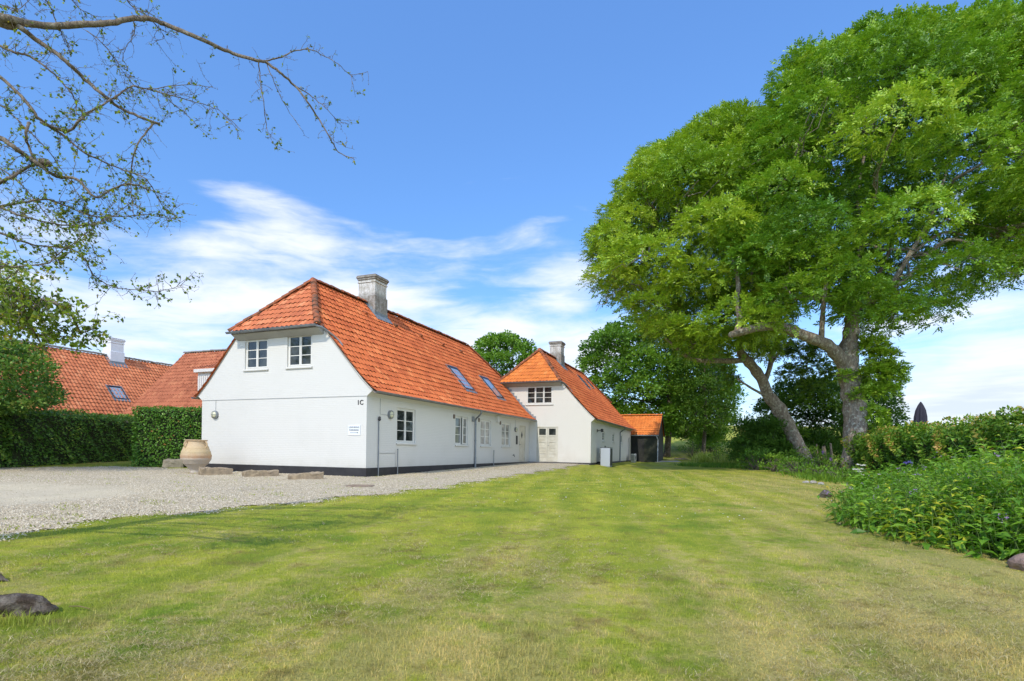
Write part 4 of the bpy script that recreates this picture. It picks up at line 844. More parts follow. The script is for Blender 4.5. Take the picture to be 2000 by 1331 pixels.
# A: ridge parallel to the farmhouse, passing through (-30.9, 36.6); its eave 4 m nearer the drive
m_greywall = mat('grey_rendered_wall', (.42, .39, .33), .9, bump=(9, .5, .02), var=(1.5, .15, (.33, .30, .25)))
pA = np.array([-30.9, 36.6]) + 4.0 * np.array([D2[1], -D2[0]]) - D2 * 9
hA = simple_roof_house('neighbour_house', (pA[0], pA[1], 0), ANG, 20.6, 8.0, 3.05, 7.55, 'neighbouring house with pale orange tile roof, white chimney and one skylight behind the long hedge', m_tile_a, m_greywall)
def locA(x, y, Y):
    p_ = P(x, y, Y); d_ = np.array([p_.x, p_.y]) - pA; return (d_ @ D2, d_ @ D1, p_.z)
def solveA(x, y, a_):
    r = ray(x, y); k = ((pA @ D1) + a_) / (r[0] * D1[0] + D1[1]); return ((np.array([r[0] * k, k]) - pA) @ D2, CH + r[1] * k)
b_, z_ = solveA(221, 690, 3.6); chimney(hA, b_ - .2, b_ + .72, 3.55, 4.45, 7.55, 8.85, m_chimw); print('chimA', b_, z_)
slA = math.atan((7.55 - 2.83) / 4.35)
b_, z_ = solveA(229, 767, 1.35); print('skyA', b_, z_); skylight(hA, frame_M((b_, 1.35, 2.83 + 1.7 * math.tan(slA)), (1, 0, 0), (0, math.cos(slA), math.sin(slA))), .95, 1.25)
# B: wing at right angles, nearer
pB = np.array([-24.2, 34.0])
# local x runs to the right (-D1), local y runs away (D2): mirror by rotating so x = -D1, y = D2
angB = math.atan2(-D1[1], -D1[0])
hB = simple_roof_house('neighbour_wing', (pB[0], pB[1], 0), angB, 13.5, 8.0, 2.95, 7.45, 'neighbouring wing with dark orange tile roof and white dormer partly hidden by the gable', m_tile_b, m_greywall)
bm = bmesh.new(); dB = 4.7; y0_ = 1.2
box(bm, dB, dB + 1.5, y0_, y0_ + 3, 4.2, 5.55, None); dm = obj('dormer', bm, m_offw, hB)
bm = bmesh.new()
for k in range(9): box(bm, dB + .02 + k * .17, dB + .14 + k * .17, y0_ - .03, y0_ - .001, 4.3, 5.35)
box(bm, dB - .12, dB + 1.62, y0_ - .22, y0_ + 3, 5.552, 5.75, None, .01); obj('dormer_cladding', bm, m_offw, dm)
obj('dormer_roof', tiles([(-.25, 5.78), (3.4, 6.9)], dB - .15, dB + 1.75, (0, y0_, 0), (1, 0, 0), (0, 1, 0), name='r'), m_tile_b, dm)
# E: low white building glimpsed under the tree at far left
# ---- slab and drain
def flat_slab(name, pts, th, mt, **k):
    bm = bmesh.new(); zt = [G(*q) + th for q in pts]; T_ = [bm.verts.new((q[0], q[1], z)) for q, z in zip(pts, zt)]; Bt = [bm.verts.new((q[0], q[1], z - .2)) for q, z in zip(pts, zt)]
    bm.faces.new(T_); bm.faces.new(Bt[::-1])
    for i in range(len(pts)): bm.faces.new((T_[i], Bt[i], Bt[(i + 1) % len(pts)], T_[(i + 1) % len(pts)]))
    bmesh.ops.recalc_face_normals(bm, faces=bm.faces[:]); return obj(name, bm, mt, **k)
flat_slab('paving', [L2W(15.2, -.03), L2W(16.0, -1.1), L2W(16.2, -3.6), L2W(17.27, -4.0), L2W(17.27, -.03)], .03, m_conc, kind='structure')
p_ = at_ground(1300, 903); flat_slab('paving', [(p_.x - .9, p_.y), (p_.x + 1.5, p_.y + .4), (p_.x + 1.7, p_.y + 2.4), (p_.x - .6, p_.y + 2.2)], .03, m_conc, kind='structure')
p_ = at_ground(1322, 899); bm = bmesh.new()
for k in range(7):
    Mk = Matrix.Translation((rng.normal(0, .35), rng.normal(0, .5), .06 + .035 * (k % 3))) @ Matrix.Rotation(rng.uniform(-.5, .5), 4, 'Z'); box(bm, -.55, .55, -.11, .11, 0, .05, Mk, .01)
o = obj('timber_pile', bm, m_wood, None, label='low pile of reddish brown boards lying behind the black shed corner', cat='timber', kind='stuff'); o.location = p_
dc = (-4.31, 15.45); bm = bmesh.new(); lathe(bm, [(.40, -.05), (.40, .025), (.36, .03), (.36, .024), (.02, .024)], 28)
for k in range(7): box(bm, -.3, .3, -.27 + k * .09, -.25 + k * .09, .024, .034)
o = obj('drain_cover', bm, m_wood, None, label='flat round brown drain cover lying in the gravel', cat='drain cover'); o.location = (dc[0], dc[1], G(*dc) + .012)

# ---------------------------------------------------------------- stones, jar, trough
def rock(name, loc, size, matl, seed=0, rz=0, sub=3, rough=.25, boxy=0.0, parent=None, **k):
    bm = bmesh.new(); bmesh.ops.create_icosphere(bm, subdivisions=sub, radius=1)
    for v in bm.verts:
        p_ = v.co.copy()
        if boxy:
            m_ = max(abs(p_.x), abs(p_.y), abs(p_.z)); p_ = p_.lerp(p_ / m_, boxy)
        n_ = mnoise.fractal(p_ * 1.1 + Vector((seed * 7.3, seed, 0)), .8, 2.0, 4) * rough + mnoise.fractal(p_ * 4 + Vector((seed, 3, 1)), .8, 2, 3) * rough * .25
        v.co = Vector((p_.x * size[0], p_.y * size[1], p_.z * size[2])) * (1 + n_)
    o = obj(name, bm, matl, parent, smooth=False, **k); o.location = loc; o.rotation_euler = (0, 0, rz)
    return o
jl = at_ground(382.5, 925); jl.z += .012
m_jar = bpy.data.materials.new('terracotta_jar'); m_jar.use_nodes = True; t = NT(m_jar.node_tree); p = m_jar.node_tree.nodes['Principled BSDF']
oc = t.n('TexCoord').outputs['Object']; sz_ = t.n('SeparateXYZ', {0: oc}).outputs[2]
nz = t.noise(oc, 5, 7, .7); zz = t.m('ADD', sz_, t.m('MULTIPLY', t.m('SUBTRACT', nz, .5), .12))
c = t.ramp(t.m('MULTIPLY', zz, .8), [(0, (.52, .48, .43)), (.30, (.38, .32, .26)), (.42, (.44, .37, .29)), (.47, (.42, .25, .14)), (.62, (.50, .38, .21)), (.75, (.52, .38, .21)), (1, (.50, .35, .20))])
c = t.mix(t.ramp(t.noise(oc, 3, 6, .7), [(.45, 0.0), (.7, .5)]), c, (.50, .42, .30)); c = t.mix(t.ramp(t.noise(oc, 11, 6, .75), [(.58, 0.0), (.7, .6)]), c, (.27, .15, .08))
m_jar.node_tree.links.new(c, p.inputs['Base Color']); p.inputs['Roughness'].default_value = .85
m_jar.node_tree.links.new(t.n('Bump', {'Height': t.noise(oc, 30, 5), 'Strength': .5, 'Distance': .01}).outputs[0], p.inputs['Normal'])
jar = empty('clay_jar', jl, 0, label='large bulging terracotta jar on the gravel at the left corner of the gable', cat='jar')
def jr(z):
    return float(np.interp(z, [0, .06, .12, .2, .34, .5, .62, .78, .95, 1.08, 1.16, 1.2], [.19, .185, .2, .27, .40, .495, .515, .485, .42, .36, .335, .34]))
prof = []
for z in np.linspace(0, 1.19, 60):
    r_ = jr(z)
    for zb in (.36, .52, .66, .80, .94): r_ += .011 * math.exp(-((z - zb) / .014) ** 2)
    prof.append((r_, z))
prof += [(.365, 1.195), (.385, 1.215), (.375, 1.235), (.34, 1.24), (.31, 1.23), (.30, 1.1), (.30, .9), (.01, .88)]
bm = bmesh.new(); lathe(bm, prof, 48); obj('body', bm, m_jar, jar, smooth=True)
for th in (-.2, 2.5, 4.3):
    bm = bmesh.new(); c_, s_ = math.cos(th), math.sin(th)
    tube(bm, catmull([(c_ * r_, s_ * r_, z) for r_, z in ((.345, 1.15), (.43, 1.16), (.47, 1.08), (.45, .98), (.40, .97))]), .022, 8); obj('handle', bm, m_jar, jar, smooth=True)
rock('flat_stone', jl + Vector((-.02, 0, .0)), (.36, .26, .035), m_sand, 3, .2, label='thin flat stone slab under the foot of the clay jar', cat='stone', rough=.2)
def block(name, px0, px1, ht, dp, seed, rz, label, slope=0.0, mt=None):
    """rough hewn stone block standing between two picture points on the ground"""
    a = at_ground(*px0); b = at_ground(*px1); c_ = (a + b) / 2; ln = (b - a).length; ang = math.atan2(b.y - a.y, b.x - a.x)
    bm = bmesh.new(); bmesh.ops.create_cube(bm, size=1); bmesh.ops.subdivide_edges(bm, edges=bm.edges[:], cuts=11, use_grid_fill=True)
    for v in bm.verts:
        q = v.co.copy(); x, y, z = q.x * ln, q.y * dp, (q.z + .5) * ht
        if z > .02: z *= 1 + slope * q.x
        nn = mnoise.fractal(Vector((x * 3 + seed * 5, y * 3, z * 3)), .9, 2, 4) * .045 + mnoise.noise(Vector((x * 9 + seed, y * 9, z * 9))) * .012
        e_ = sum(abs(k_) > .49 for k_ in q); f_ = 1 - (.03 if e_ == 2 else .06 if e_ == 3 else 0)
        v.co = Vector((x * f_ + nn, y * f_ + nn * .8, z * f_ + nn * (1 if z > .05 else 0)))
    o = obj(name, bm, mt or m_sand, None, label=label, cat='stone', group='hewn stone blocks along the gable'); n_ = Vector((-math.sin(ang), math.cos(ang), 0))
    o.location = c_ + n_ * dp * .5; o.location.z = G(o.location.x, o.location.y) - .01; o.rotation_euler = (0, 0, ang); return o
block('stone_block', (394, 930), (456, 928), .27, .42, 1, 0, 'roughest hewn sandstone block, right next to the clay jar', -.25)
block('stone_block', (478, 933), (545, 931), .22, .34, 2, 0, 'flat sandstone block in the middle of three along the gable')
block('stone_block', (563, 938), (631, 937), .22, .34, 3, 0, 'sandstone block nearest the house corner with a sloping right end', .28)
tr = block('stone_trough', (318, 914), (357, 914), .36, .35, 4, 0, 'low grey stone trough at the foot of the block hedge beside the jar', 0, mat('warm_grey_trough_stone', (.34, .29, .21), .95, bump=(18, .5, .02), var=(4, .2, (.22, .19, .14)))); tr['category'] = 'trough'; del tr['group']
rock('boulder', at_ground(1372, 893) + Vector((0, .4, .30)), (.50, .4, .42), m_granite, 5, .3, rough=.2, boxy=.25, label='small red granite boulder where the lawn meets the grassy bank', cat='boulder')
rock('boulder', at_ground(2000, 1118) + Vector((.17, .1, .05)), (.20, .18, .13), m_granite, 6, .8, rough=.2, label='pinkish boulder half hidden under the leaves at right edge', cat='boulder')
rock('boulder', at_ground(1621, 975) + Vector((.05, .3, .07)), (.17, .15, .13), mat('dark_mossy_stone', (.075, .065, .045), .95, bump=(12, 1, .06), var=(8, .16, (.17, .15, .11))), 8, .8, rough=.3, label='dark mossy stone at the left tip of the flower bed', cat='boulder')
for i, (x, y, s, lab) in enumerate(((1577, 944, .11, 'small grey stone, leftmost of the three by the path end of the bed'), (1592, 945, .14, 'small whitish stone in the middle of three by the flower bed'), (1607, 947, .11, 'small brownish stone nearest the mossy boulder'))):
    rock('edging_stone', at_ground(x, y) + Vector((0, .1, s * .2)), (s * 1.0, s * .8, s * .55), m_rock, 20 + i, i, label=lab, cat='stone', group='small edging stones of the bed')
# weathered root stump in the near left corner
m_root = mat('weathered_root_wood', (.075, .055, .040), .95, .1, bump=(22, 1, .08), var=(9, .12, (.26, .225, .18)))
def root_log(pts, rad, seed, label):
    pts = catmull(pts, 6); n = len(pts); rr = [np.interp(i / (n - 1), np.linspace(0, 1, len(rad)), rad) for i in range(n)]
    bm = bmesh.new(); tube(bm, pts, rr, 22); bmesh.ops.subdivide_edges(bm, edges=bm.edges[:], cuts=1, use_grid_fill=True)
    for v in bm.verts:
        q = v.co * 6; d = mnoise.fractal(Vector((q.x * .35, q.y * 1.2, q.z * 1.6)) + Vector((seed, 0, 0)), .8, 2.1, 5) * .045
        v.co += (v.co - Vector((v.co.x, pts[0].y, pts[0].z))).normalized() * d
    return obj('tree_root', bm, m_root, None, smooth=True, label=label, cat='root', group='weathered roots in the lawn')
b0 = at_ground(38, 1205)
root_log([b0 + Vector(q) for q in ((-1.1, -.25, .0), (-.6, -.1, .03), (-.15, .04, .05), (.06, .08, .05), (.17, .10, .01))], [.13, .12, .105, .08, .03], 3, 'thick weathered grey root lying in the lawn at the near left corner')
b1 = at_ground(0, 1140)
root_log([b1 + Vector(q) for q in ((-.9, .0, .0), (-.3, .05, .03), (-.06, .06, .02), (.02, .07, -.01))], [.08, .07, .035, .015], 9, 'smaller dark root just beyond the thick weathered one')
n = 500; X = b0.x + rng.normal(-.15, .28, n); Y = b0.y + rng.normal(-.13, .05, n) - .05
blades('long_grass', X, Y, rng.uniform(.05, .13, n), rng.uniform(.003, .006, n), rng.uniform(.1, .7, n), m_weed, 0, kind='stuff', label='longer green grass growing in front of the weathered root', cat='grass')
bm = bmesh.new(); a_, b_ = at_ground(135, 1192), at_ground(175, 1197); tube(bm, [a_ + Vector((0, 0, .03)), (a_ + b_) / 2 + Vector((0, 0, .04)), b_ + Vector((0, 0, .03))], [.004, .005, .003], 5); obj('fallen_twig', bm, m_hay, None, label='thin pale twig lying on the lawn near the root', cat='twig')

# ---------------------------------------------------------------- foliage tools
def unit(v): return v / np.maximum(np.linalg.norm(v, axis=-1, keepdims=True), 1e-9)
def leaf_verts(C, D, N_, l, w, cup=.0):
    S = unit(np.cross(D, N_)); N2 = np.cross(S, D); l = l[:, None]; w = w[:, None]
    return np.stack([C, C + D * l * .42 + S * w * .5 + N2 * w * cup, C + D * l, C + D * l * .42 - S * w * .5 + N2 * w * cup], 1)
class Leaves:
    def __init__(s): s.V = []; s.r = []
    def add(s, V, r): s.V.append(V.reshape(-1, 4, 3)); s.r.append(np.broadcast_to(r, (V.reshape(-1, 4, 3).shape[0],)).copy())
    def mesh(s, name, origin=(0, 0, 0)):
        V = np.concatenate(s.V); r = np.concatenate(s.r); n = len(V)
        return npmesh(name, (V - np.array(origin)).reshape(-1, 3), np.arange(n * 4).reshape(-1, 4), {'rnd': np.clip(r, 0, 1)})
def rand_dirs(n): return unit(rng.normal(size=(n, 3)))
def ash_sprays(L, C, D, tone, ln=.30, pairs=4, lf=.105, wf=.034):
    """pinnate leaves: a rachis with paired leaflets and one at the tip"""
    n = len(C); N0 = unit(np.cross(D, np.cross(np.array([[0, 0, 1.]]) + rng.normal(0, .35, (n, 3)), D))); S = unit(np.cross(D, N0)); ll = ln * rng.uniform(.7, 1.2, n)
    for k in range(pairs + 1):
        tt = .22 + .78 * k / pairs; base = C + D * (ll * tt)[:, None] - np.array([[0, 0, 1]]) * (ll * tt * tt * .25)[:, None]
        for sd_ in ((-1, 1) if k < pairs else (0,)):
            d = unit(D * (.55 if sd_ else 1) + S * sd_ * .85 - np.array([[0, 0, .28]]) + rng.normal(0, .14, (n, 3))); s_ = rng.uniform(.8, 1.2, n)
            L.add(leaf_verts(base, d, N0 + rng.normal(0, .25, (n, 3)), lf * s_, wf * s_ * 2 ** .5, .12), tone + rng.normal(0, .10, n))
def simple_leaves(L, C, D, tone, lf, wf):
    n = len(C); s_ = rng.uniform(.65, 1.25, n); L.add(leaf_verts(C, D, np.array([[0, 0, 1.]]) + rng.normal(0, .55, (n, 3)), lf * s_, wf * s_, .15), tone + rng.normal(0, .12, n))
def fill_clumps(L, clumps, per_m2, style, drift=(0, 0, -.25), flat=.8, shell=.5, **kw):
    for (cx_, cy_, cz_, r, tone) in clumps:
        n = max(8, int(per_m2 * r * r * 4)); u = rand_dirs(n); u[:, 2] = np.where(u[:, 2] < -.35, u[:, 2] * -.6, u[:, 2]); u = unit(u)
        lump = 1 + .28 * np.sin(u[:, 0] * 5 + cx_ * 3) * np.sin(u[:, 2] * 5 + cz_) + .18 * np.sin(u[:, 1] * 9 + cy_ * 2)
        rad = r * (shell + (1 - shell) * rng.random(n) ** .55) * lump; C = np.array([[cx_, cy_, cz_]]) + u * rad[:, None] * np.array([[1, 1, flat]])
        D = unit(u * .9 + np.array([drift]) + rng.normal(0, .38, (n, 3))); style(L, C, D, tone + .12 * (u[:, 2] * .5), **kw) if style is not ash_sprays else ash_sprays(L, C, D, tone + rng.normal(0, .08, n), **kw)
def in_poly(pt, poly): return sdist(pt, np.array(poly, float))
def poly_clumps(poly, Yc, depth, rm, layers=(-1, 0, 1), spacing=.95, edge=.25, tonesd=.12, base=.5, sd=1):
    """clumps of a crown: an outline seen at distance Yc is given a rounded body `depth` metres deep to each side"""
    g_ = np.random.default_rng(sd); poly = np.array(poly, float); lo, hi = poly.min(0), poly.max(0); out = []; pxm = FPX / Yc
    cand = g_.uniform(lo, hi, (9000, 2)); dist = sdist(cand, poly); m_ = dist > rm * .3 * pxm * edge; cand = cand[m_]; dist = dist[m_]; emax = max(1.0, dist.max())
    for ly in layers:
        pts = np.zeros((0, 5)); order = g_.permutation(len(cand))[:2600]
        for i in order:
            q = cand[i]; d = dist[i]; r = rm * g_.uniform(.7, 1.3)
            if d < r * pxm * .75: r = rm * .55
            if d < r * pxm * (edge + .35): continue
            h = min(1, d / emax); off = depth * math.sqrt(max(0, 1 - (1 - h) ** 2))
            if ly and h < .10: continue
            Y = Yc + ly * off * g_.uniform(.8, 1.0) + g_.normal(0, .5); rr_ = ray(q[0], q[1]); p_ = np.array((rr_[0] * Y, Y, CH + rr_[1] * Y))
            if len(pts) and (((pts[:, :3] - p_) ** 2).sum(1) < ((r + pts[:, 3]) * .5 * spacing) ** 2).any(): continue
            pts = np.vstack([pts, [*p_, r, base + g_.normal(0, tonesd)]])
        out += [tuple(v) for v in pts]
    return out
def limb(bm, p0, p1, r0, r1, sag=.15, seg=6, wig=.12):
    p0, p1 = Vector(p0), Vector(p1); L = (p1 - p0).length; pts = []
    for i in range(8):
        t_ = i / 7; q = p0.lerp(p1, t_) + Vector((0, 0, 1)) * L * sag * math.sin(t_ * math.pi) + Vector(rng.normal(0, wig * .25, 3)) * L * .12 * math.sin(t_ * math.pi); pts.append(q)
    tube(bm, pts, [r0 + (r1 - r0) * (i / 7) ** .8 for i in range(8)], seg, cap=False)
def pxlimb(bm, pts, seg=12, k=4):
    """traced limb: (x, y, distance, radius)"""
    c_ = catmull([P(q[0], q[1], q[2]) for q in pts], k); n = len(c_); rr = np.interp(np.linspace(0, len(pts) - 1, n), range(len(pts)), [q[3] for q in pts])
    rr = [r_ * .89 * (1 + .07 * math.sin(i * 1.7) + .04 * math.sin(i * 4.1)) for i, r_ in enumerate(rr)]
    tube(bm, c_, rr, seg)
def tree(name, base, trunk_bm, L, mt, ml, **k):
    base = Vector(base); root = empty(name, base, 0, **k)
    bmesh.ops.translate(trunk_bm, vec=-base, verts=trunk_bm.verts[:]); obj('trunk', trunk_bm, mt, root, smooth=True)
    if L is not None: obj('crown', L.mesh('crown', base), ml, root)
    return root
def connect(bm, clumps, hub, n, r0=.09, seed=3):
    g_ = np.random.default_rng(seed); idx = g_.choice(len(clumps), min(n, len(clumps)), replace=False); hubs = [Vector(h_) for h_ in hub]
    for i in idx:
        c_ = Vector(clumps[i][:3]); h_ = min(hubs, key=lambda q: (q - c_).length + g_.uniform(0, 2)); L = (c_ - h_).length; limb(bm, h_, c_, min(r0, .02 + L * .014), .018, .05, 6, 1.0)
        for _ in range(2): limb(bm, h_.lerp(c_, g_.uniform(.4, .8)), c_ + Vector(g_.normal(0, clumps[i][3] * .6, 3)), .03, .01, .02, 4, 1.0)

m_bark = bark_mat('ash_bark', (.16, .125, .10), (.33, .27, .225), .75, 5)
m_bark_d = bark_mat('dark_bark', (.07, .055, .045), (.16, .13, .10), .3, 6)
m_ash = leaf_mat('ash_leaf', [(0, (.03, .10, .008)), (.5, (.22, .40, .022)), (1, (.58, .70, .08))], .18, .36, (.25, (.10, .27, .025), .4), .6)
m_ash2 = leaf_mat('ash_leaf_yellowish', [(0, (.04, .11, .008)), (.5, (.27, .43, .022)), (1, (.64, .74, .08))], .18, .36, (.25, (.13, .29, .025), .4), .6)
m_syc = leaf_mat('sycamore_leaf', [(0, (.045, .125, .012)), (.5, (.125, .27, .028)), (1, (.28, .44, .05))], .3, .5, (.12, (.06, .15, .02), .5))
m_dkleaf = leaf_mat('dark_leaf', [(0, (.03, .09, .012)), (.5, (.085, .19, .022)), (1, (.18, .32, .04))], .28, .5, (.3, (.02, .06, .012), .5))
m_linden = leaf_mat('linden_leaf', [(0, (.05, .12, .014)), (.5, (.15, .27, .03)), (.85, (.38, .48, .09)), (1, (.60, .62, .20))], .35, .5)
m_beech = leaf_mat('beech_hedge_leaf', [(0, (.045, .12, .016)), (.6, (.095, .215, .028)), (.9, (.20, .34, .045)), (1, (.42, .50, .08))], .25, .4)
m_ivyh = leaf_mat('glossy_hedge_leaf', [(0, (.05, .14, .016)), (.6, (.12, .27, .03)), (.97, (.25, .42, .06)), (1, (.55, .25, .07))], .25, .35)
m_ghedge = leaf_mat('yellowing_hedge_leaf', [(0, (.045, .12, .013)), (.6, (.12, .26, .025)), (.9, (.28, .40, .045)), (.985, (.56, .55, .08)), (1, (.60, .38, .12))], .35, .45, (.5, (.10, .20, .02), .6))

# ---- ash with the upright trunk
T1 = [(1480, 590), (1432, 520), (1440, 430), (1475, 335), (1505, 240), (1530, 175), (1562, 112), (1645, 92), (1700, 58), (1820, 40), (1882, 62), (1925, 25), (2000, 15), (2120, 0), (2260, 90), (2330, 300), (2280, 470), (2150, 550), (2000, 560), (1925, 560), (1880, 600), (1850, 640), (1790, 652), (1700, 655), (1640, 590), (1560, 610)]
Y1_ = 27.0
cl1 = poly_clumps(T1, Y1_, 7.5, 1.9, (-1,), 1.78, .25, .16, .52, 11) + poly_clumps(T1, Y1_, 7.0, 2.1, (-.2, .6), 1.5, .22, .14, .46, 12)
# the lower right of the crown is thin and lets the sky through
g_ = np.random.default_rng(4); keep_ = []
for c_ in cl1:
    u_ = CX + c_[0] / c_[1] * FPX; v_ = CY - (c_[2] - CH) / c_[1] * FPX
    thin = (u_ > 1730 and v_ > 470)
    if thin and g_.random() < .35: continue
    keep_.append(c_ if not thin else (c_[0], c_[1], c_[2], c_[3] * .75, c_[4] - .15))
cl1 = keep_
def ragged(poly, Yc, n, sd):
    """small outer sprays that break up the outline of a crown"""
    g2 = np.random.default_rng(sd); poly = np.array(poly, float); c0 = poly.mean(0); out = []
    for _ in range(n):
        i = g2.integers(len(poly) - 1); a_, b_ = poly[i], poly[i + 1]; q = a_ + (b_ - a_) * g2.random(); d_ = (q - c0) / np.linalg.norm(q - c0); q = q - d_ * g2.uniform(-4, 26); r_ = ray(*q); Y = Yc + g2.normal(0, 1.6)
        out.append((r_[0] * Y, Y, CH + r_[1] * Y, g2.uniform(.4, .8), .5 + g2.normal(0, .12)))
    return out
cl1 += ragged(T1[:16], Y1_, 46, 5)
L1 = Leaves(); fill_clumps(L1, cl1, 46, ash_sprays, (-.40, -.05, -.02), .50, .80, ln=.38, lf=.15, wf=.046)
fill_clumps(L1, [(q[0] + .3, q[1] + .9, q[2] - .5, q[3] * .95, .30) for q in cl1 if q[1] > 23], 15, ash_sprays, (-.2, 0, -.2), .6, .2, ln=.38, lf=.17, wf=.055)  # inner leaves toned darker: shade between clumps put into their colour
spr = [(1700, 680, .55), (1722, 700, .5), (1742, 728, .5), (1706, 735, .6), (1690, 770, .45), (1728, 765, .5), (1706, 812, .4), (1652, 738, .28), (1745, 745, .35), (1716, 838, .35), (1672, 775, .3)]
fill_clumps(L1, [(*P(x, y, 26.6), r * 1.2, .60) for x, y, r in spr], 190, ash_sprays, (.2, -.1, .1), .9, .2, ln=.26, lf=.12, wf=.046)
bm = bmesh.new()
pxlimb(bm, [(1664, 960, 27, .98), (1667, 935, 27, .80), (1670, 900, 27, .66), (1671, 850, 27, .60), (1670, 800, 27, .59), (1664, 765, 27, .56), (1657, 725, 27, .52), (1655, 700, 27, .56), (1660, 665, 27, .42), (1664, 635, 27, .37), (1666, 612, 27, .38), (1668, 596, 27, .34)], 20)
pxlimb(bm, [(1652, 712, 27, .42), (1634, 692, 26.8, .36), (1615, 674, 26.6, .31), (1585, 661, 26.3, .29), (1550, 648, 26, .27), (1515, 637, 25.6, .25), (1480, 640, 25.3, .22), (1442, 650, 25, .20), (1425, 655, 24.8, .12)], 14)
pxlimb(bm, [(1440, 650, 25, .17), (1445, 620, 25, .15), (1438, 590, 25, .14), (1442, 555, 25.2, .11), (1430, 500, 25.5, .07)], 10)
pxlimb(bm, [(1604, 664, 26.5, .15), (1606, 630, 26.3, .135), (1608, 600, 26.2, .12), (1612, 565, 26, .11), (1618, 500, 25.8, .07), (1605, 440, 25.5, .04)], 10)
pxlimb(bm, [(1668, 610, 27, .30), (1645, 594, 27.2, .27), (1610, 582, 27.4, .24), (1570, 580, 27.6, .20), (1530, 584, 27.8, .17), (1500, 598, 28, .13)], 12)
pxlimb(bm, [(1668, 606, 27, .28), (1690, 592, 26.8, .22), (1712, 580, 26.6, .18), (1740, 555, 26.4, .15), (1775, 500, 26, .12), (1820, 420, 25.6, .08), (1850, 330, 25.4, .05)], 12)
pxlimb(bm, [(1667, 600, 27, .22), (1690, 575, 27.4, .15), (1706, 555, 27.7, .12), (1740, 480, 28.2, .09), (1760, 380, 28.6, .06)], 10)
pxlimb(bm, [(1667, 600, 27, .20), (1664, 560, 27, .15), (1680, 480, 27, .12), (1675, 380, 27, .09), (1700, 250, 27, .05)], 10)
pxlimb(bm, [(1712, 580, 26.6, .14), (1770, 545, 26, .10), (1840, 474, 25.5, .09), (1885, 472, 25.2, .07), (1925, 485, 25, .05), (1960, 500, 25, .03)], 8)
pxlimb(bm, [(1775, 500, 26, .09), (1840, 455, 26.5, .07), (1890, 462, 26.8, .06), (1935, 472, 27, .05), (2000, 440, 27.4, .04)], 8)
pxlimb(bm, [(1501, 598, 28, .13), (1470, 560, 28, .10), (1475, 500, 28, .07), (1500, 430, 28, .04)], 8)
connect(bm, cl1, [P(x, y, 27) for x, y in ((1612, 540), (1680, 480), (1675, 380), (1700, 260), (1775, 500), (1820, 420), (1850, 330), (1530, 560), (1480, 500), (1900, 460), (1960, 300))], 75)
bs = P(1664, 950, 27); tree('ash_tree', (bs.x, bs.y, G(bs.x, bs.y)), bm, L1, m_bark, m_ash, label='huge ash tree with upright lichen spotted trunk and wide windblown crown', cat='tree')

# ---- leaning ash behind it
T2 = [(1166, 560), (1164, 480), (1200, 400), (1235, 345), (1285, 298), (1345, 268), (1420, 220), (1490, 222), (1540, 260), (1570, 350), (1570, 450), (1540, 600), (1530, 690), (1470, 705), (1400, 700), (1340, 705), (1300, 672), (1262, 650), (1200, 612)]
cl2 = poly_clumps(T2, 31, 6.5, 1.8, (-1,), 1.72, .25, .15, .56, 21) + poly_clumps(T2, 31, 6.0, 2.0, (-.1, .7), 1.48, .22, .14, .5, 22)
cl2 += ragged(T2[:8], 31, 40, 6)
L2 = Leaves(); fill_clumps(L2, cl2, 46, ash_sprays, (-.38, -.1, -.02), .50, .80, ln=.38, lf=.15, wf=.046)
fill_clumps(L2, [(q[0] + .3, q[1] + .9, q[2] - .5, q[3] * .95, .30) for q in cl2 if q[1] > 27], 15, ash_sprays, (-.2, 0, -.2), .6, .2, ln=.38, lf=.17, wf=.055)  # darker fill leaves again, inner crown shade put into the tone
low = [(1560, 690, .9), (1590, 720, .9), (1625, 735, .8), (1545, 735, .9), (1588, 765, .9), (1620, 790, .8), (1510, 690, .8), (1480, 665, .9), (1560, 790, .7), (1555, 850, .55), (1540, 860, .35), (1600, 690, .8), (1430, 745, .5), (1415, 730, .45)]
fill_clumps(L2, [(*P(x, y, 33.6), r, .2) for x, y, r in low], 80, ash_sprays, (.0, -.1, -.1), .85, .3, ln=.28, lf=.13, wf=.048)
bm = bmesh.new()
pxlimb(bm, [(1590, 935, 33, .62), (1580, 910, 33, .52), (1566, 885, 33, .47), (1552, 858, 33, .44), (1537, 828, 33, .45), (1520, 797, 32.8, .44), (1500, 772, 32.6, .36), (1490, 746, 32.4, .33), (1472, 719, 32.2, .33), (1455, 700, 32, .30), (1445, 684, 31.8, .24), (1448, 655, 31.6, .20), (1440, 600, 31.2, .16), (1420, 520, 31, .11), (1400, 400, 31, .06)], 16)
pxlimb(bm, [(1456, 702, 32, .22), (1435, 705, 31.7, .19), (1392, 705, 31.2, .16), (1347, 700, 30.6, .12), (1300, 660, 30, .07)], 10)
pxlimb(bm, [(1492, 748, 32.4, .20), (1503, 720, 32.6, .16), (1508, 690, 32.8, .15), (1515, 665, 33, .14), (1523, 610, 33, .12), (1530, 540, 33, .07)], 10)
pxlimb(bm, [(1503, 718, 32.6, .10), (1520, 690, 32.8, .09), (1545, 665, 33, .06)], 8)
pxlimb(bm, [(1500, 775, 32.6, .12), (1470, 760, 32, .08), (1440, 740, 31.6, .05)], 8)
connect(bm, cl2, [P(x, y, 31) for x, y in ((1440, 600), (1420, 520), (1400, 400), (1347, 690), (1300, 600), (1523, 560), (1280, 480), (1440, 320))], 50, .08, 5)
bs = P(1590, 930, 33); tree('ash_tree', (bs.x, bs.y, G(bs.x, bs.y)), bm, L2, m_bark, m_ash2, label='leaning ash tree with slanted trunk, its crown reaching left over the lawn', cat='tree')

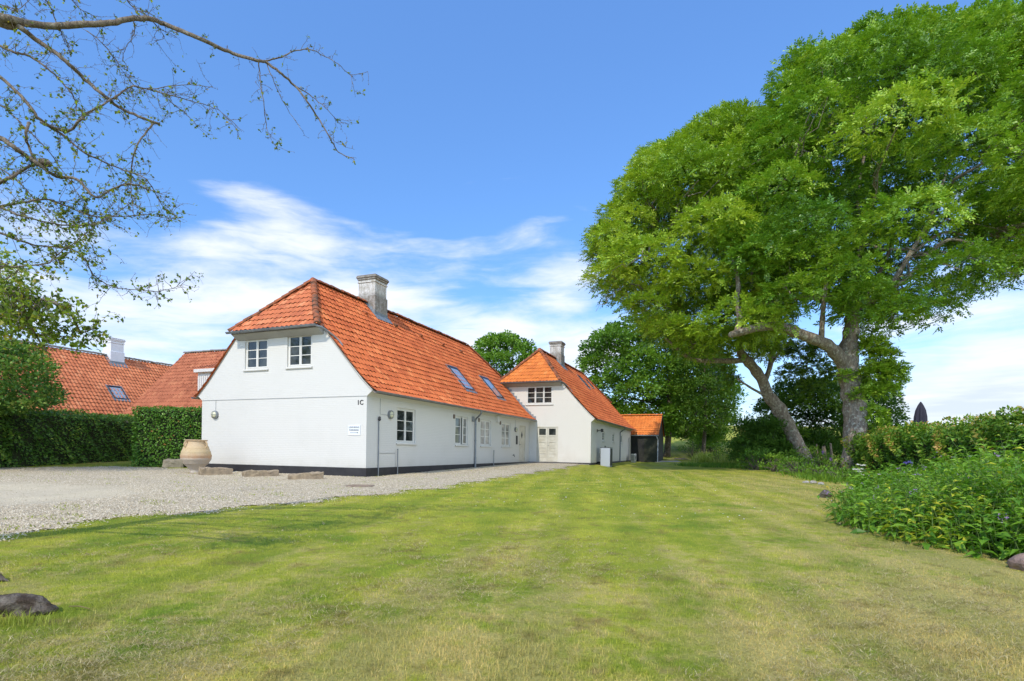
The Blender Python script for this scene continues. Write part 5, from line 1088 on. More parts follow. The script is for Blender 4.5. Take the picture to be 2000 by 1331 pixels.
# ---- trees farther back
def far_tree(name, poly, Y, rm, base_px, label, ml, lf=.22, per=16, depth=5, base=.5, sd=1, tr_=.35, layers=(-1, -.3, .4), group='trees beyond the farm buildings'):
    cl = poly_clumps(poly, Y, depth, rm * 1.15, layers, 1.3, .15, .17, base, sd); L = Leaves(); fill_clumps(L, cl, per * 2.6, simple_leaves, (-.1, -.2, -.2), .66, .6, lf=lf * 1.25, wf=lf * .8)
    b_ = P(base_px[0], 880, Y); b_.z = G(b_.x, b_.y); bm = bmesh.new(); top = P(base_px[0] + 6, base_px[1], Y)
    tube(bm, catmull([b_ - Vector((0, 0, .2)), b_.lerp(top, .4) + Vector((.2, 0, 0)), b_.lerp(top, .7), top]), [tr_ * 1.3] + list(np.linspace(tr_, tr_ * .3, 12)), 10); connect(bm, cl, [b_.lerp(top, q) for q in (.35, .5, .65, .8, .95)], 26, tr_ * .4, sd)
    return tree(name, b_, bm, L, m_bark_d, ml, label=label, cat='tree', group=group)
circ = lambda cx_, cy_, rx, ry, n=14: [(cx_ + rx * math.cos(2 * math.pi * i / n) * (1 + .06 * math.sin(i * 5)), cy_ + ry * math.sin(2 * math.pi * i / n)) for i in range(n)]
far_tree('round_tree', circ(985, 722, 68, 72), 58, 1.4, (985, 760), 'round green tree showing between the two farmhouse roofs', m_syc, .24, 15, 4, .45, 31)
far_tree('sycamore_tree', [(1128, 720), (1150, 665), (1185, 640), (1225, 622), (1280, 612), (1330, 650), (1350, 720), (1345, 800), (1330, 850), (1270, 862), (1215, 850), (1160, 800)], 58, 1.7, (1302, 700), 'broad bright green sycamore right behind the black shed', m_syc, .26, 15, 5, .60, 32)
far_tree('maple_tree', [(1310, 680), (1370, 668), (1420, 700), (1442, 755), (1436, 815), (1405, 862), (1350, 868), (1300, 850), (1290, 780)], 66, 1.8, (1365, 720), 'dark green tree standing left of the leaning ash above the grassy bank', m_dkleaf, .26, 16, 5, .55, 33)
far_tree('elder_tree', [(1330, 640), (1390, 650), (1425, 700), (1430, 770), (1425, 850), (1330, 860), (1325, 700)], 54, 1.3, (1372, 690), 'olive green thinly leaved tree between the sycamore and the leaning ash', m_linden, .20, 12, 3, .15, 34, .2)
far_tree('hawthorn_tree', [(1480, 790), (1530, 745), (1600, 735), (1680, 735), (1750, 770), (1765, 830), (1740, 880), (1600, 890), (1490, 880)], 38, 1.2, (1640, 800), 'very dark hawthorn filling the gap between the two ash trunks', m_dkleaf, .15, 26, 3, .45, 35, .2, (-1, -.3, .4), 'shrubs along the far side of the lawn')
# a tree on the far side of the drive, left of the picture: the gable windows mirror it
gt = Vector((-33, 5.5, G(-33, 5.5))); gcl = [(gt.x + rng.normal(0, 1.9), gt.y + rng.normal(0, 1.9), gt.z + rng.uniform(3.2, 10.2), rng.uniform(1.0, 1.7), .45) for _ in range(46)]
L = Leaves(); fill_clumps(L, gcl, 30, simple_leaves, (0, 0, -.2), .8, .5, lf=.2, wf=.13); bm = bmesh.new(); tube(bm, catmull([gt, gt + Vector((.1, 0, 3)), gt + Vector((0, .1, 6)), gt + Vector((.1, 0, 9))]), list(np.linspace(.35, .08, 13)), 10); connect(bm, gcl, [gt + Vector((0, 0, q)) for q in (3, 5, 7)], 24, .08, 2)
tree('garden_tree', gt, bm, L, m_bark_d, m_syc, label='round crowned tree on the far side of the drive, mirrored in the gable windows', cat='tree')
# left: linden over the long hedge
LP = [(-190, 470), (10, 482), (50, 520), (72, 575), (60, 640), (104, 690), (122, 722), (98, 748), (130, 768), (104, 802), (60, 818), (-60, 828), (-190, 825)]
cl = poly_clumps([(-190, 640), (45, 665), (92, 695), (118, 722), (98, 748), (130, 768), (104, 802), (60, 818), (-60, 828), (-190, 825)], 21.5, 2.6, .72, (-1, -.4, .5), 1.1, .3, .2, .36, 41); cb = poly_clumps([(-190, 470), (10, 482), (50, 520), (72, 575), (60, 650), (-190, 655)], 22.5, 2.4, .7, (-.7, .2), 1.05, .2, .12, .55, 42)
L = Leaves(); fill_clumps(L, cl, 60, simple_leaves, (.1, -.2, -.3), .7, .45, lf=.13, wf=.085); fill_clumps(L, [(*q[:4], q[4] + .22) for q in cb[::2]], 34, simple_leaves, (.1, -.2, -.3), .7, .25, lf=.14, wf=.10)
b_ = P(-70, 880, 21.5); b_.z = G(b_.x, b_.y); bm = bmesh.new(); tube(bm, catmull([b_, b_ + Vector((.1, 0, 2)), b_ + Vector((-.1, 0, 4.5)), b_ + Vector((0, .2, 7.5))]), [.24] + list(np.linspace(.2, .06, 12)), 10)
connect(bm, cl + cb, [b_ + Vector((0, 0, q)) for q in (2, 3.2, 4.5, 6, 7)], 40, .06, 9)
m_linden_d = leaf_mat('dark_linden_leaf', [(0, (.03, .085, .012)), (.55, (.085, .185, .022)), (.85, (.26, .36, .06)), (1, (.50, .54, .15))], .3, .5)  # darker leaf ramp with pale yellow tips
tree('linden_tree', b_, bm, L, m_bark_d, m_linden_d, label='leafy linden with pale green bracts in front of the neighbouring roof', cat='tree')

# ---------------------------------------------------------------- hedges and shrubs
def hedge(name, path, th, ztop, ml, per, lf, label, core_col=(.012, .018, .008), wav=.06, top_var=.0, sd=1, tone=.5, **k):
    """clipped hedge along a ground path: leaf shell on all sides of a plain dark box standing in for the shaded inside"""
    g_ = np.random.default_rng(sd); path = [np.array(q, float) for q in path]; L = Leaves(); bm = bmesh.new()
    for a, b in zip(path, path[1:]):
        d = b - a; ln = np.linalg.norm(d); d = d / ln; nrm = np.array([-d[1], d[0]])
        za = [ztop - G(*a), ztop - G(*b)]; ht = max(za)
        faces = [('s', 1), ('s', -1), ('t', 0), ('e', -1), ('e', 1)]
        for kind, s_ in faces:
            area = ln * ht if kind == 's' else ln * th if kind == 't' else th * ht; n = int(area * per)
            u = g_.random(n); v = g_.random(n); dep = -np.abs(g_.normal(0, .10, n)) + .05
            if kind == 's': al = u * ln; ac_ = s_ * (th / 2 + dep); hh = v * ht; N0 = np.array([nrm[0] * s_, nrm[1] * s_, 0])
            elif kind == 't': al = u * ln; ac_ = (v - .5) * th; hh = ht + dep; N0 = np.array([0, 0, 1.])
            else: al = np.where(s_ > 0, ln + dep, -dep); ac_ = (u - .5) * th; hh = v * ht; N0 = np.array([d[0] * s_, d[1] * s_, 0])
            bl = wav * (np.sin(al * 2.3 + hh * 1.9 + sd) * np.sin(hh * 3.1 + al * .9) + .6 * np.sin(al * 6.1 + hh * 5.2))
            if top_var: hh = hh * (1 + top_var * (np.sin(al * 1.3 + sd) * .5 + np.sin(al * 3.7) * .3 + .2 * np.sin(al * 9)))
            X = a[0] + d[0] * al + nrm[0] * ac_ + N0[0] * bl; Y = a[1] + d[1] * al + nrm[1] * ac_ + N0[1] * bl
            Z = gz(X, Y) + hh * 1.0 + N0[2] * bl; C = np.stack([X, Y, Z], 1); D = unit(N0[None] * .7 + np.array([[0, 0, -.35]]) + g_.normal(0, .6, (n, 3)))
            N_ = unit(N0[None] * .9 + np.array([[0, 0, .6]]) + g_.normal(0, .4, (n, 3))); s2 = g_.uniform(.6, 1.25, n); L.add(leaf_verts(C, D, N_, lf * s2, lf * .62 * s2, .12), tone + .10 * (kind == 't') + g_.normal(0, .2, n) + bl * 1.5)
        M_ = Matrix(((d[0], nrm[0], 0, a[0]), (d[1], nrm[1], 0, a[1]), (0, 0, 1, 0), (0, 0, 0, 1))); m2 = .13
        box(bm, m2, ln - m2, -th / 2 + m2, th / 2 - m2, min(G(*a), G(*b)) - .1, ztop * (1 - abs(top_var) * .8) - m2, M_)
    org = Vector((*path[0], G(*path[0]))); root = empty(name, org, 0, label=label, cat='hedge', **k); bmesh.ops.translate(bm, vec=-org, verts=bm.verts[:])
    obj('dark_core', bm, m_core, root); obj('foliage', L.mesh('foliage', org), ml, root); return root
m_core = mat('hedge_dark_core', (.030, .042, .016), .95, bump=(20, 1, .05))  # even dark tone puts the hedge's inner shade into the colour
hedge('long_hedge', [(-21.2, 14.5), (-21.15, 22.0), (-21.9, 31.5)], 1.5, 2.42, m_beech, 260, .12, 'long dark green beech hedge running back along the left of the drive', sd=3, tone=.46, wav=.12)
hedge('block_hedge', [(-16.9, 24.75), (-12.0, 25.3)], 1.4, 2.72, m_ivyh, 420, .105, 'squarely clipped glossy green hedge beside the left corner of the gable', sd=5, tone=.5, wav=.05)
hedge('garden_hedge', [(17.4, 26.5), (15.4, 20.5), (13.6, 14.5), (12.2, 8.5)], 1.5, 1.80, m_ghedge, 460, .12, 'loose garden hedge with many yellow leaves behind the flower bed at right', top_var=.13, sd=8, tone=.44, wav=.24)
def shrub(name, px, Y, w, h, label, ml, lf=.10, per=60, sd=1, tone=.5, style=simple_leaves, zofs=0, n=14, cat='shrub', group=None, drift=(0, -.1, .15), shell=.35, **kw):
    g_ = np.random.default_rng(sd); b_ = P(px, 880, Y); b_.z = G(b_.x, b_.y) + zofs; cl = []
    for i in range(n):
        a_ = g_.uniform(0, 6.28); q = g_.random() ** .6; hh = g_.uniform(.18, .85); wr = w * .5 * q * (1 - .35 * hh) * .8
        cl.append((b_.x + math.cos(a_) * wr, b_.y + math.sin(a_) * wr * .8, b_.z + hh * h * .9, min(w, h) * g_.uniform(.16, .26), tone + g_.normal(0, .1)))
    L = Leaves(); fill_clumps(L, cl, per, style, drift, .95, shell, **(dict(lf=lf, wf=lf * .5) if style is simple_leaves else {}), **kw)
    bm = bmesh.new()
    for c_ in cl: limb(bm, b_ + Vector(g_.normal(0, .08, 3)) * w * .3, c_[:3], .03, .01, .05, 5, .8)
    root = empty(name, b_, 0, label=label, cat=cat, group=group); bmesh.ops.translate(bm, vec=-b_, verts=bm.verts[:]); obj('stem', bm, m_bark_d, root); obj('foliage', L.mesh('foliage', b_), ml, root); return root, cl
m_bush = leaf_mat('dark_bush_leaf', [(0, (.03, .085, .012)), (.5, (.075, .175, .020)), (1, (.16, .30, .04))], .25, .5, (.8, (.03, .08, .012), .5))
m_bright = leaf_mat('bright_herb_leaf', [(0, (.07, .15, .015)), (.5, (.15, .29, .025)), (1, (.34, .46, .05))], .35, .5)
sgp = 'shrubs along the far side of the lawn'
shrub('laurel_bush', 1590, 35.0, 6.5, 2.6, 'wide dark shrub filling the space behind both ash trunks', m_bush, .17, 90, 71, .55, n=50, group=sgp)
shrub('laurel_bush', 1385, 62, 6.5, 3.4, 'rounded shrub under the dark maple at the end of the lawn', m_syc, .24, 60, 72, .5, n=36, group=sgp)
shrub('juniper_bush', 1490, 34.0, 4.9, 3.3, 'dense dark green bush at the foot of the leaning ash', m_bush, .16, 150, 51, .62, n=70, group=sgp)
shrub('juniper_bush', 1450, 37.5, 2.2, 2.3, 'smaller dark bush at the left flank of the dense dark one', m_bush, .16, 80, 52, .5, n=16, group=sgp)
shrub('nettle_patch', 1535, 31.5, 2.6, 1.25, 'leafy nettle patch in front of the leaning trunk', m_syc, .13, 110, 53, .7, n=18, group=sgp)
shrub('elder_bush', 1600, 30.0, 2.3, 1.5, 'leafy low shrub with pink flower spikes between the two ash trunks', m_syc, .12, 110, 54, .75, n=16, group=sgp)
for i_, (px_, Y_, w_, h_, lab_) in enumerate(((1478, 30.5, 3.2, 1.25, 'leafy green bush at the lawn edge, lowest in front of the dark bush'), (1515, 27.5, 2.6, 1.0, 'leafy green herbs at the lawn edge between the dark bush and the leaning trunk'), (1556, 24.5, 2.4, .85, 'leafy herb mound at the lawn edge below the leaning trunk'), (1604, 22.5, 2.0, .6, 'low herb mound behind the small edging stones'), (1648, 20.5, 1.8, .55, 'low herb mound in front of the upright ash trunk'))):
    shrub('herb_mound', px_, Y_, w_, h_, lab_, m_bright if i_ in (1, 3) else m_syc, .12, 150, 80 + i_, .45, n=20, group=sgp)
shrub('fern_clump', 1575, 28.8, 1.6, .8, 'bright green ferns at the lawn edge left of the upright trunk', m_bright, .14, 150, 55, .3, n=12, group=sgp)
shrub('herb_clump', 1632, 25.0, 1.6, .9, 'bright green herbs at the foot of the upright ash trunk', m_bright, .11, 160, 56, .4, n=12, group=sgp)
shrub('trunk_ivy', 1682, 26.0, .9, 1.7, 'ivy and climbing shoots at the base of the upright trunk', m_syc, .10, 110, 57, .6, n=10, group=sgp)
shrub('bank_shrub', 1405, 44, 3.0, 1.9, 'light yellow green shrub on the grassy bank', m_bright, .15, 90, 58, .5, n=12, group=sgp)
shrub('bank_shrub', 1352, 58, 4.0, 2.6, 'dull green low shrub behind the black shed at the end of the lawn', m_syc, .16, 60, 59, .5, n=14, group=sgp)
# right hand garden beyond the hedge
m_white_fl = mat('white_blossom', (.80, .80, .78), .7); m_red = leaf_mat('reddish_leaf', [(0, (.10, .07, .03)), (.5, (.32, .13, .09)), (1, (.62, .34, .24))], .3)
def flowers(name, pts, s, matl, parent=None, **k):
    pts = np.asarray(pts, float); n = len(pts); D = rand_dirs(n); V = []
    for a_ in (0, 2.1, 4.2):
        e1 = unit(np.cross(D, np.array([[.3, .2, 1.]]))); e2 = np.cross(D, e1); d = e1 * math.cos(a_) + e2 * math.sin(a_); sz2 = s * rng.uniform(.7, 1.3, (n, 1))
        V.append(np.stack([pts, pts + d * sz2 + D * sz2 * .4 + np.cross(D, d) * sz2 * .45, pts + d * sz2 * 1.5 + D * sz2 * .2, pts + d * sz2 + D * sz2 * .4 - np.cross(D, d) * sz2 * .45], 1))
    V = np.concatenate(V); return obj(name, npmesh(name, V.reshape(-1, 3), np.arange(len(V) * 4).reshape(-1, 4)), matl, parent, **k)
def pts_on(cl, n, g_):
    out = []
    for _ in range(n):
        c_ = cl[g_.integers(len(cl))]; u = g_.normal(size=3); u /= np.linalg.norm(u); u[2] = abs(u[2]); u[1] = -abs(u[1]); out.append(np.array(c_[:3]) + u * c_[3] * 1.08)
    return np.array(out)
g_ = np.random.default_rng(77)
gp2 = 'shrubs beyond the garden hedge'
r1, c1_ = shrub('flowering_shrub', 1945, 19, 2.2, 2.75, 'white flowering shrub rising behind the garden hedge', m_dkleaf, .09, 60, 61, .5, n=16, group=gp2)
pp = pts_on(c1_, 320, g_); o = flowers('blossom', pp - np.array(r1.location)[None], .05, m_white_fl, r1)
shrub('red_leaved_shrub', 1995, 15.5, 1.6, 2.25, 'reddish leaved shrub at the right edge above the hedge', m_red, .08, 90, 62, .6, n=12, group=gp2)
shrub('elder_shoot', 1866, 20, .8, 3.0, 'tall green shoot sticking up above the garden hedge', m_syc, .10, 60, 63, .4, n=7, group=gp2)
r1, c1_ = shrub('rose_bush', 1822, 22, 1.3, 2.5, 'loose bush with white roses just right of the closed parasol', m_ghedge, .08, 60, 64, .5, n=8, group=gp2); flowers('blossom', pts_on(c1_, 40, g_) - np.array(r1.location)[None], .05, m_white_fl, r1)
# closed parasol
pb = P(1797, 880, 21.5); pb.z = G(pb.x, pb.y); par = empty('garden_parasol', pb, 0, label='closed charcoal parasol standing beyond the garden hedge', cat='parasol')
zt = P(1797, 785, 21.5).z - pb.z; bm = bmesh.new(); tube(bm, [(0, 0, 0), (0, 0, zt - .1)], .028, 10); obj('pole', bm, m_zinc, par)
bm = bmesh.new(); lathe(bm, [(.30, 0), (.32, .05), (.08, .08), (.04, .16)], 20); obj('base', bm, m_dark, par)
bm = bmesh.new(); rings = []
for z_, r_ in ((zt, .01), (zt - .05, .04), (zt - .16, .09), (zt - .34, .15), (zt - .6, .19), (zt - .9, .20), (zt - 1.2, .185), (zt - 1.45, .17), (zt - 1.6, .19)):
    rings.append([bm.verts.new((math.cos(a_) * r_ * (1 + .16 * math.sin(a_ * 8)), math.sin(a_) * r_ * (1 + .16 * math.sin(a_ * 8)), z_)) for a_ in np.linspace(0, 2 * math.pi, 64, endpoint=False)])
for a, b in zip(rings, rings[1:]):
    for j in range(64): bm.faces.new((a[j], b[j], b[(j + 1) % 64], a[(j + 1) % 64]))
bm.faces.new(rings[0]); bm.faces.new(rings[-1][::-1]); obj('canopy', bm, m_parasol, par, smooth=True)
# posts and saplings between the trunks
for i, (x, y0_, y1_, Y, r, lab) in enumerate(((1598, 925, 868, 30.6, .05, 'thin pale fence post just right of the leaning trunk'), (1611, 925, 872, 30.2, .11, 'short split tree stump between the two ash trunks'), (1625, 925, 866, 31, .06, 'narrow grey post nearest the upright ash trunk'))):
    p0_ = P(x, y0_, Y); p1_ = P(x - 3, y1_, Y); p0_.z = G(p0_.x, p0_.y); bm = bmesh.new(); tube(bm, [Vector((0, 0, -.1)), (p1_ - p0_) * .5 + Vector((.03, 0, 0)), p1_ - p0_], [r * 1.2, r, r * .8], 9)
    for v in bm.verts: v.co += Vector(rng.normal(0, r * .12, 3))
    o = obj('wooden_post' if i != 1 else 'tree_stump', bm, m_wood, None, label=lab, cat='post' if i != 1 else 'stump'); o.location = p0_
# grassy bank with tall grass
n = 26000; u = rng.random(n); X = rng.uniform(10.5, 19.5, n); Y = rng.uniform(40, 62, n)
bx = np.where(Y < 47, .375, .34) * Y + .4 * np.sin(Y * .5)
ok = (X > bx) & (X < bx + 6.5); X, Y = X[ok], Y[ok]
m_tallg = leaf_mat('tall_meadow_grass', [(0, (.16, .26, .03)), (.5, (.36, .44, .06)), (1, (.60, .58, .24))], .35, .6)
blades('tall_grass', X, Y, rng.uniform(.35, .95, len(X)) * (1 + .3 * np.sin(Y * 1.3 + X)), rng.uniform(.03, .055, len(X)), rng.uniform(.05, .7, len(X)), m_tallg, 0, kind='stuff', label='tall uncut meadow grass on the bank at the end of the lawn', cat='grass')
# undergrowth below the trees along the lawn's far right side
n = 16000; t_ = rng.random(n); ex = np.interp(t_, [0, .3, .6, 1], [12.2, 13.6, 14.2, 11.2]); ey = np.interp(t_, [0, .3, .6, 1], [40, 34, 28.5, 19.5]); X = ex + rng.uniform(0, 1, n) ** 1.3 * 4.0; Y = ey + rng.normal(0, 1.0, n)
blades('undergrowth', X, Y, rng.uniform(.12, .38, n), rng.uniform(.02, .045, n), rng.uniform(.1, 1.0, n), m_bright, 0, rnd=rng.uniform(0, .75, n), kind='stuff', label='rough green undergrowth along the foot of the trees at right', cat='undergrowth')

# ---- perennial bed
BED = np.array([(5.6, 9.4), (5.45, 8.4), (5.5, 7.4), (5.75, 6.6), (6.0, 6.1), (7.0, 5.2), (9.5, 5.2), (12.2, 8), (13.2, 13), (14.2, 16.5), (12.8, 17.6), (11.2, 17.2), (9.7, 15.5), (7.6, 12.0), (6.2, 10.6)])
m_bed = leaf_mat('comfrey_leaf', [(0, (.06, .16, .012)), (.45, (.14, .30, .024)), (.8, (.26, .44, .04)), (.95, (.46, .56, .05)), (1, (.66, .60, .05))], .35, .42, (1.1, (.09, .22, .018), .35))
m_lil = mat('lilac_flower', (.42, .25, .55), .7); m_blue = mat('blue_flower', (.16, .13, .48), .7); m_stem = mat('green_stem', (.11, .17, .04), .7); m_umb = mat('white_umbel', (.78, .78, .70), .7); m_yfl = mat('yellow_flower', (.75, .58, .04), .7)
g_ = np.random.default_rng(99); pt = g_.uniform((4.8, 5), (16.5, 26), (26000, 2)); d_ = sdist(pt, BED); w_ = np.clip(9 / pt[:, 1], .25, 1.5); ok = (d_ > .02) & (g_.random(len(pt)) < .46 * w_) & (np.abs(pt[:, 0] / pt[:, 1]) < 1.25); pt = pt[ok]; d_ = d_[ok]
print('bed stems', len(pt)); L = Leaves(); bm = bmesh.new(); tops = []
for (x, y), dd_ in zip(pt, d_):
    h = (1.0 + .26 * math.sin(x * 2.1 + y * .7) * math.sin(y * 1.9 - x) + .12 * math.sin(x * 5.3 + 1)) * (.36 + .34 * min(1, dd_ / .9) + .42 * float(sstep(.72, .98, x / y)) * min(1, dd_ / 1.6)) * g_.uniform(.75, 1.2); z0 = G(x, y); lean = g_.normal(0, .16, 2)
    if dd_ < .35: # edge plants arch out over the grass
        e_ = np.array([-.8, -.5]); lean = lean + e_ * .28
    k = int(np.clip(h * 17 * min(1.0, 11 / y + .25), 5, 15)); tt = np.linspace(.12, 1, k); kind = (math.sin(x * 1.3 + 2) * math.sin(y * 1.1) > .35)
    S0 = np.stack([x + lean[0] * h * tt ** 1.6 * 1.4, y + lean[1] * h * tt ** 1.6 * 1.4, z0 + h * tt], 1); a_ = np.arange(k) * 2.4 + g_.uniform(0, 6.28)
    dr_ = np.stack([np.cos(a_), np.sin(a_), .45 - .75 * (1 - tt) + g_.normal(0, .2, k)], 1); lf = (.25 if not kind else .17) * (1.15 - .55 * tt) * g_.uniform(.75, 1.2, k) * (1 if y < 12 else 1.25)
    yel = .47 * (math.exp(-((x - 6.0) ** 2 + (y - 7.7) ** 2) / .9) + .5 * math.exp(-((x - 7.4) ** 2 + (y - 9.5) ** 2) / 1.2)) * (g_.random() < .55)
    dn = unit(dr_); Nn = unit(np.array([[0, 0, 1.]]) + g_.normal(0, .3, (k, 3))); tone = np.clip(.42 + .12 * tt + g_.normal(0, .15) + g_.normal(0, .08, k) + yel, 0, .999)
    S_ = unit(np.cross(dn, Nn)); N2 = np.cross(S_, dn); l_ = lf[:, None]; wd = l_ * (.30 if kind else .34); droop = np.array([[0, 0, -1.]]) * l_ * .22
    A = S0; Mc = S0 + dn * l_ * .45 + N2 * l_ * .02; Tp = S0 + dn * l_ + droop; Lf = Mc + S_ * wd * .5 + N2 * l_ * .07; Rt = Mc - S_ * wd * .5 + N2 * l_ * .07
    L.add(np.stack([A, Lf, Tp, Mc], 1), tone); L.add(np.stack([A, Mc, Tp, Rt], 1), tone - .04)
    if y < 13: tube(bm, [Vector((x, y, z0)), Vector(S0[k // 2]), Vector(S0[-1])], [.006, .004, .002], 3, cap=False)
    if g_.random() < .055: tops.append(S0[-1] + np.array([0, 0, .03]))
bed = empty('perennial_bed', (5, 8, G(5, 8)), 0, label='dense bed of leafy comfrey with lilac flowers at right', cat='flower bed'); bed['kind'] = 'stuff'
o1 = np.array(bed.location); obj('leaves', L.mesh('leaves', o1), m_bed, bed); bmesh.ops.translate(bm, vec=-Vector(bed.location), verts=bm.verts[:]); obj('stems', bm, m_stem, bed)
tops = np.array(tops); cl_ = np.repeat(tops, 6, 0) + g_.normal(0, .018, (len(tops) * 6, 3)); flowers('blossoms', cl_ - o1, .0095, m_lil, bed)
# tall single plants
def umbel_plant(px, py, Y, label, col, ht=None, heads=4, grp='white umbels at the back of the flower bed'):
    top = P(px, py, Y); b_ = Vector((top.x + .05, top.y, G(top.x, top.y))); root = empty('umbel_plant', b_, 0, label=label, cat='flower', group=grp); bm = bmesh.new(); pts = []; gg = np.random.default_rng(int(px)); v0 = top - b_
    tube(bm, [Vector((0, 0, 0)), v0 * .6 + Vector((.02, 0, 0)), v0], [.009, .006, .004], 5)
    for q in range(heads):
        e_ = v0 + Vector((gg.normal(0, .10), gg.normal(0, .08), gg.normal(-.04, .05))) if q else v0; tube(bm, [v0 * .75, e_], [.005, .003], 4)
        for _ in range(26): a_ = gg.uniform(0, 6.28); r_ = .065 * math.sqrt(gg.random()); pts.append(np.array(e_) + np.array([math.cos(a_) * r_, math.sin(a_) * r_, .01 - r_ * r_ * 2]))
    obj('stem', bm, m_stem, root); flowers('flower_head', np.array(pts), .014, col, root)
for px, py, lab in ((1670, 917, 'white umbel at the left in front of the upright ash trunk'), (1685, 910, 'topmost white umbel in front of the upright ash trunk'), (1681, 922, 'lowest white umbel right in front of the ash trunk foot'), (1719, 927, 'single white umbel to the right of the ash trunk'), (1700, 933, 'creamy umbel low in the bed right of the trunk')): umbel_plant(px, py, 18.0, lab, m_umb)
for i, (px, py, Y, colr, lab) in enumerate(((1770, 905, 14, m_blue, 'single blue flower on a tall stem behind the bed'), (1779, 903, 14, m_blue, 'second blue flower close to the right of the first one'), (1702, 940, 15, m_blue, 'deep violet blue flower below the white umbels'), (1616, 952, 17, m_yfl, 'small yellow flower at the left tip of the bed'), (1607, 884, 29, m_lil, 'pink flower spike in front of the split stump'), (1622, 897, 29, m_lil, 'pink flower spike left of the upright ash trunk'), (1590, 901, 29, m_lil, 'lowest pink flower spike left of the split stump'))):
    top = P(px, py, Y); b_ = Vector((top.x, top.y, G(top.x, top.y))); root = empty('flower_stem', b_, 0, label=lab, cat='flower', group='single flowers around the bed'); bm = bmesh.new(); v0 = top - b_; tube(bm, [Vector((0, 0, 0)), v0], [.008, .004], 5); obj('stem', bm, m_stem, root)
    flowers('flower_head', np.array(v0)[None] + rng.normal(0, .022, (18, 3)) * (np.array([[.6, .6, 1.8]]) if Y == 29 else 1), .014 if Y < 20 else .035, colr, root)

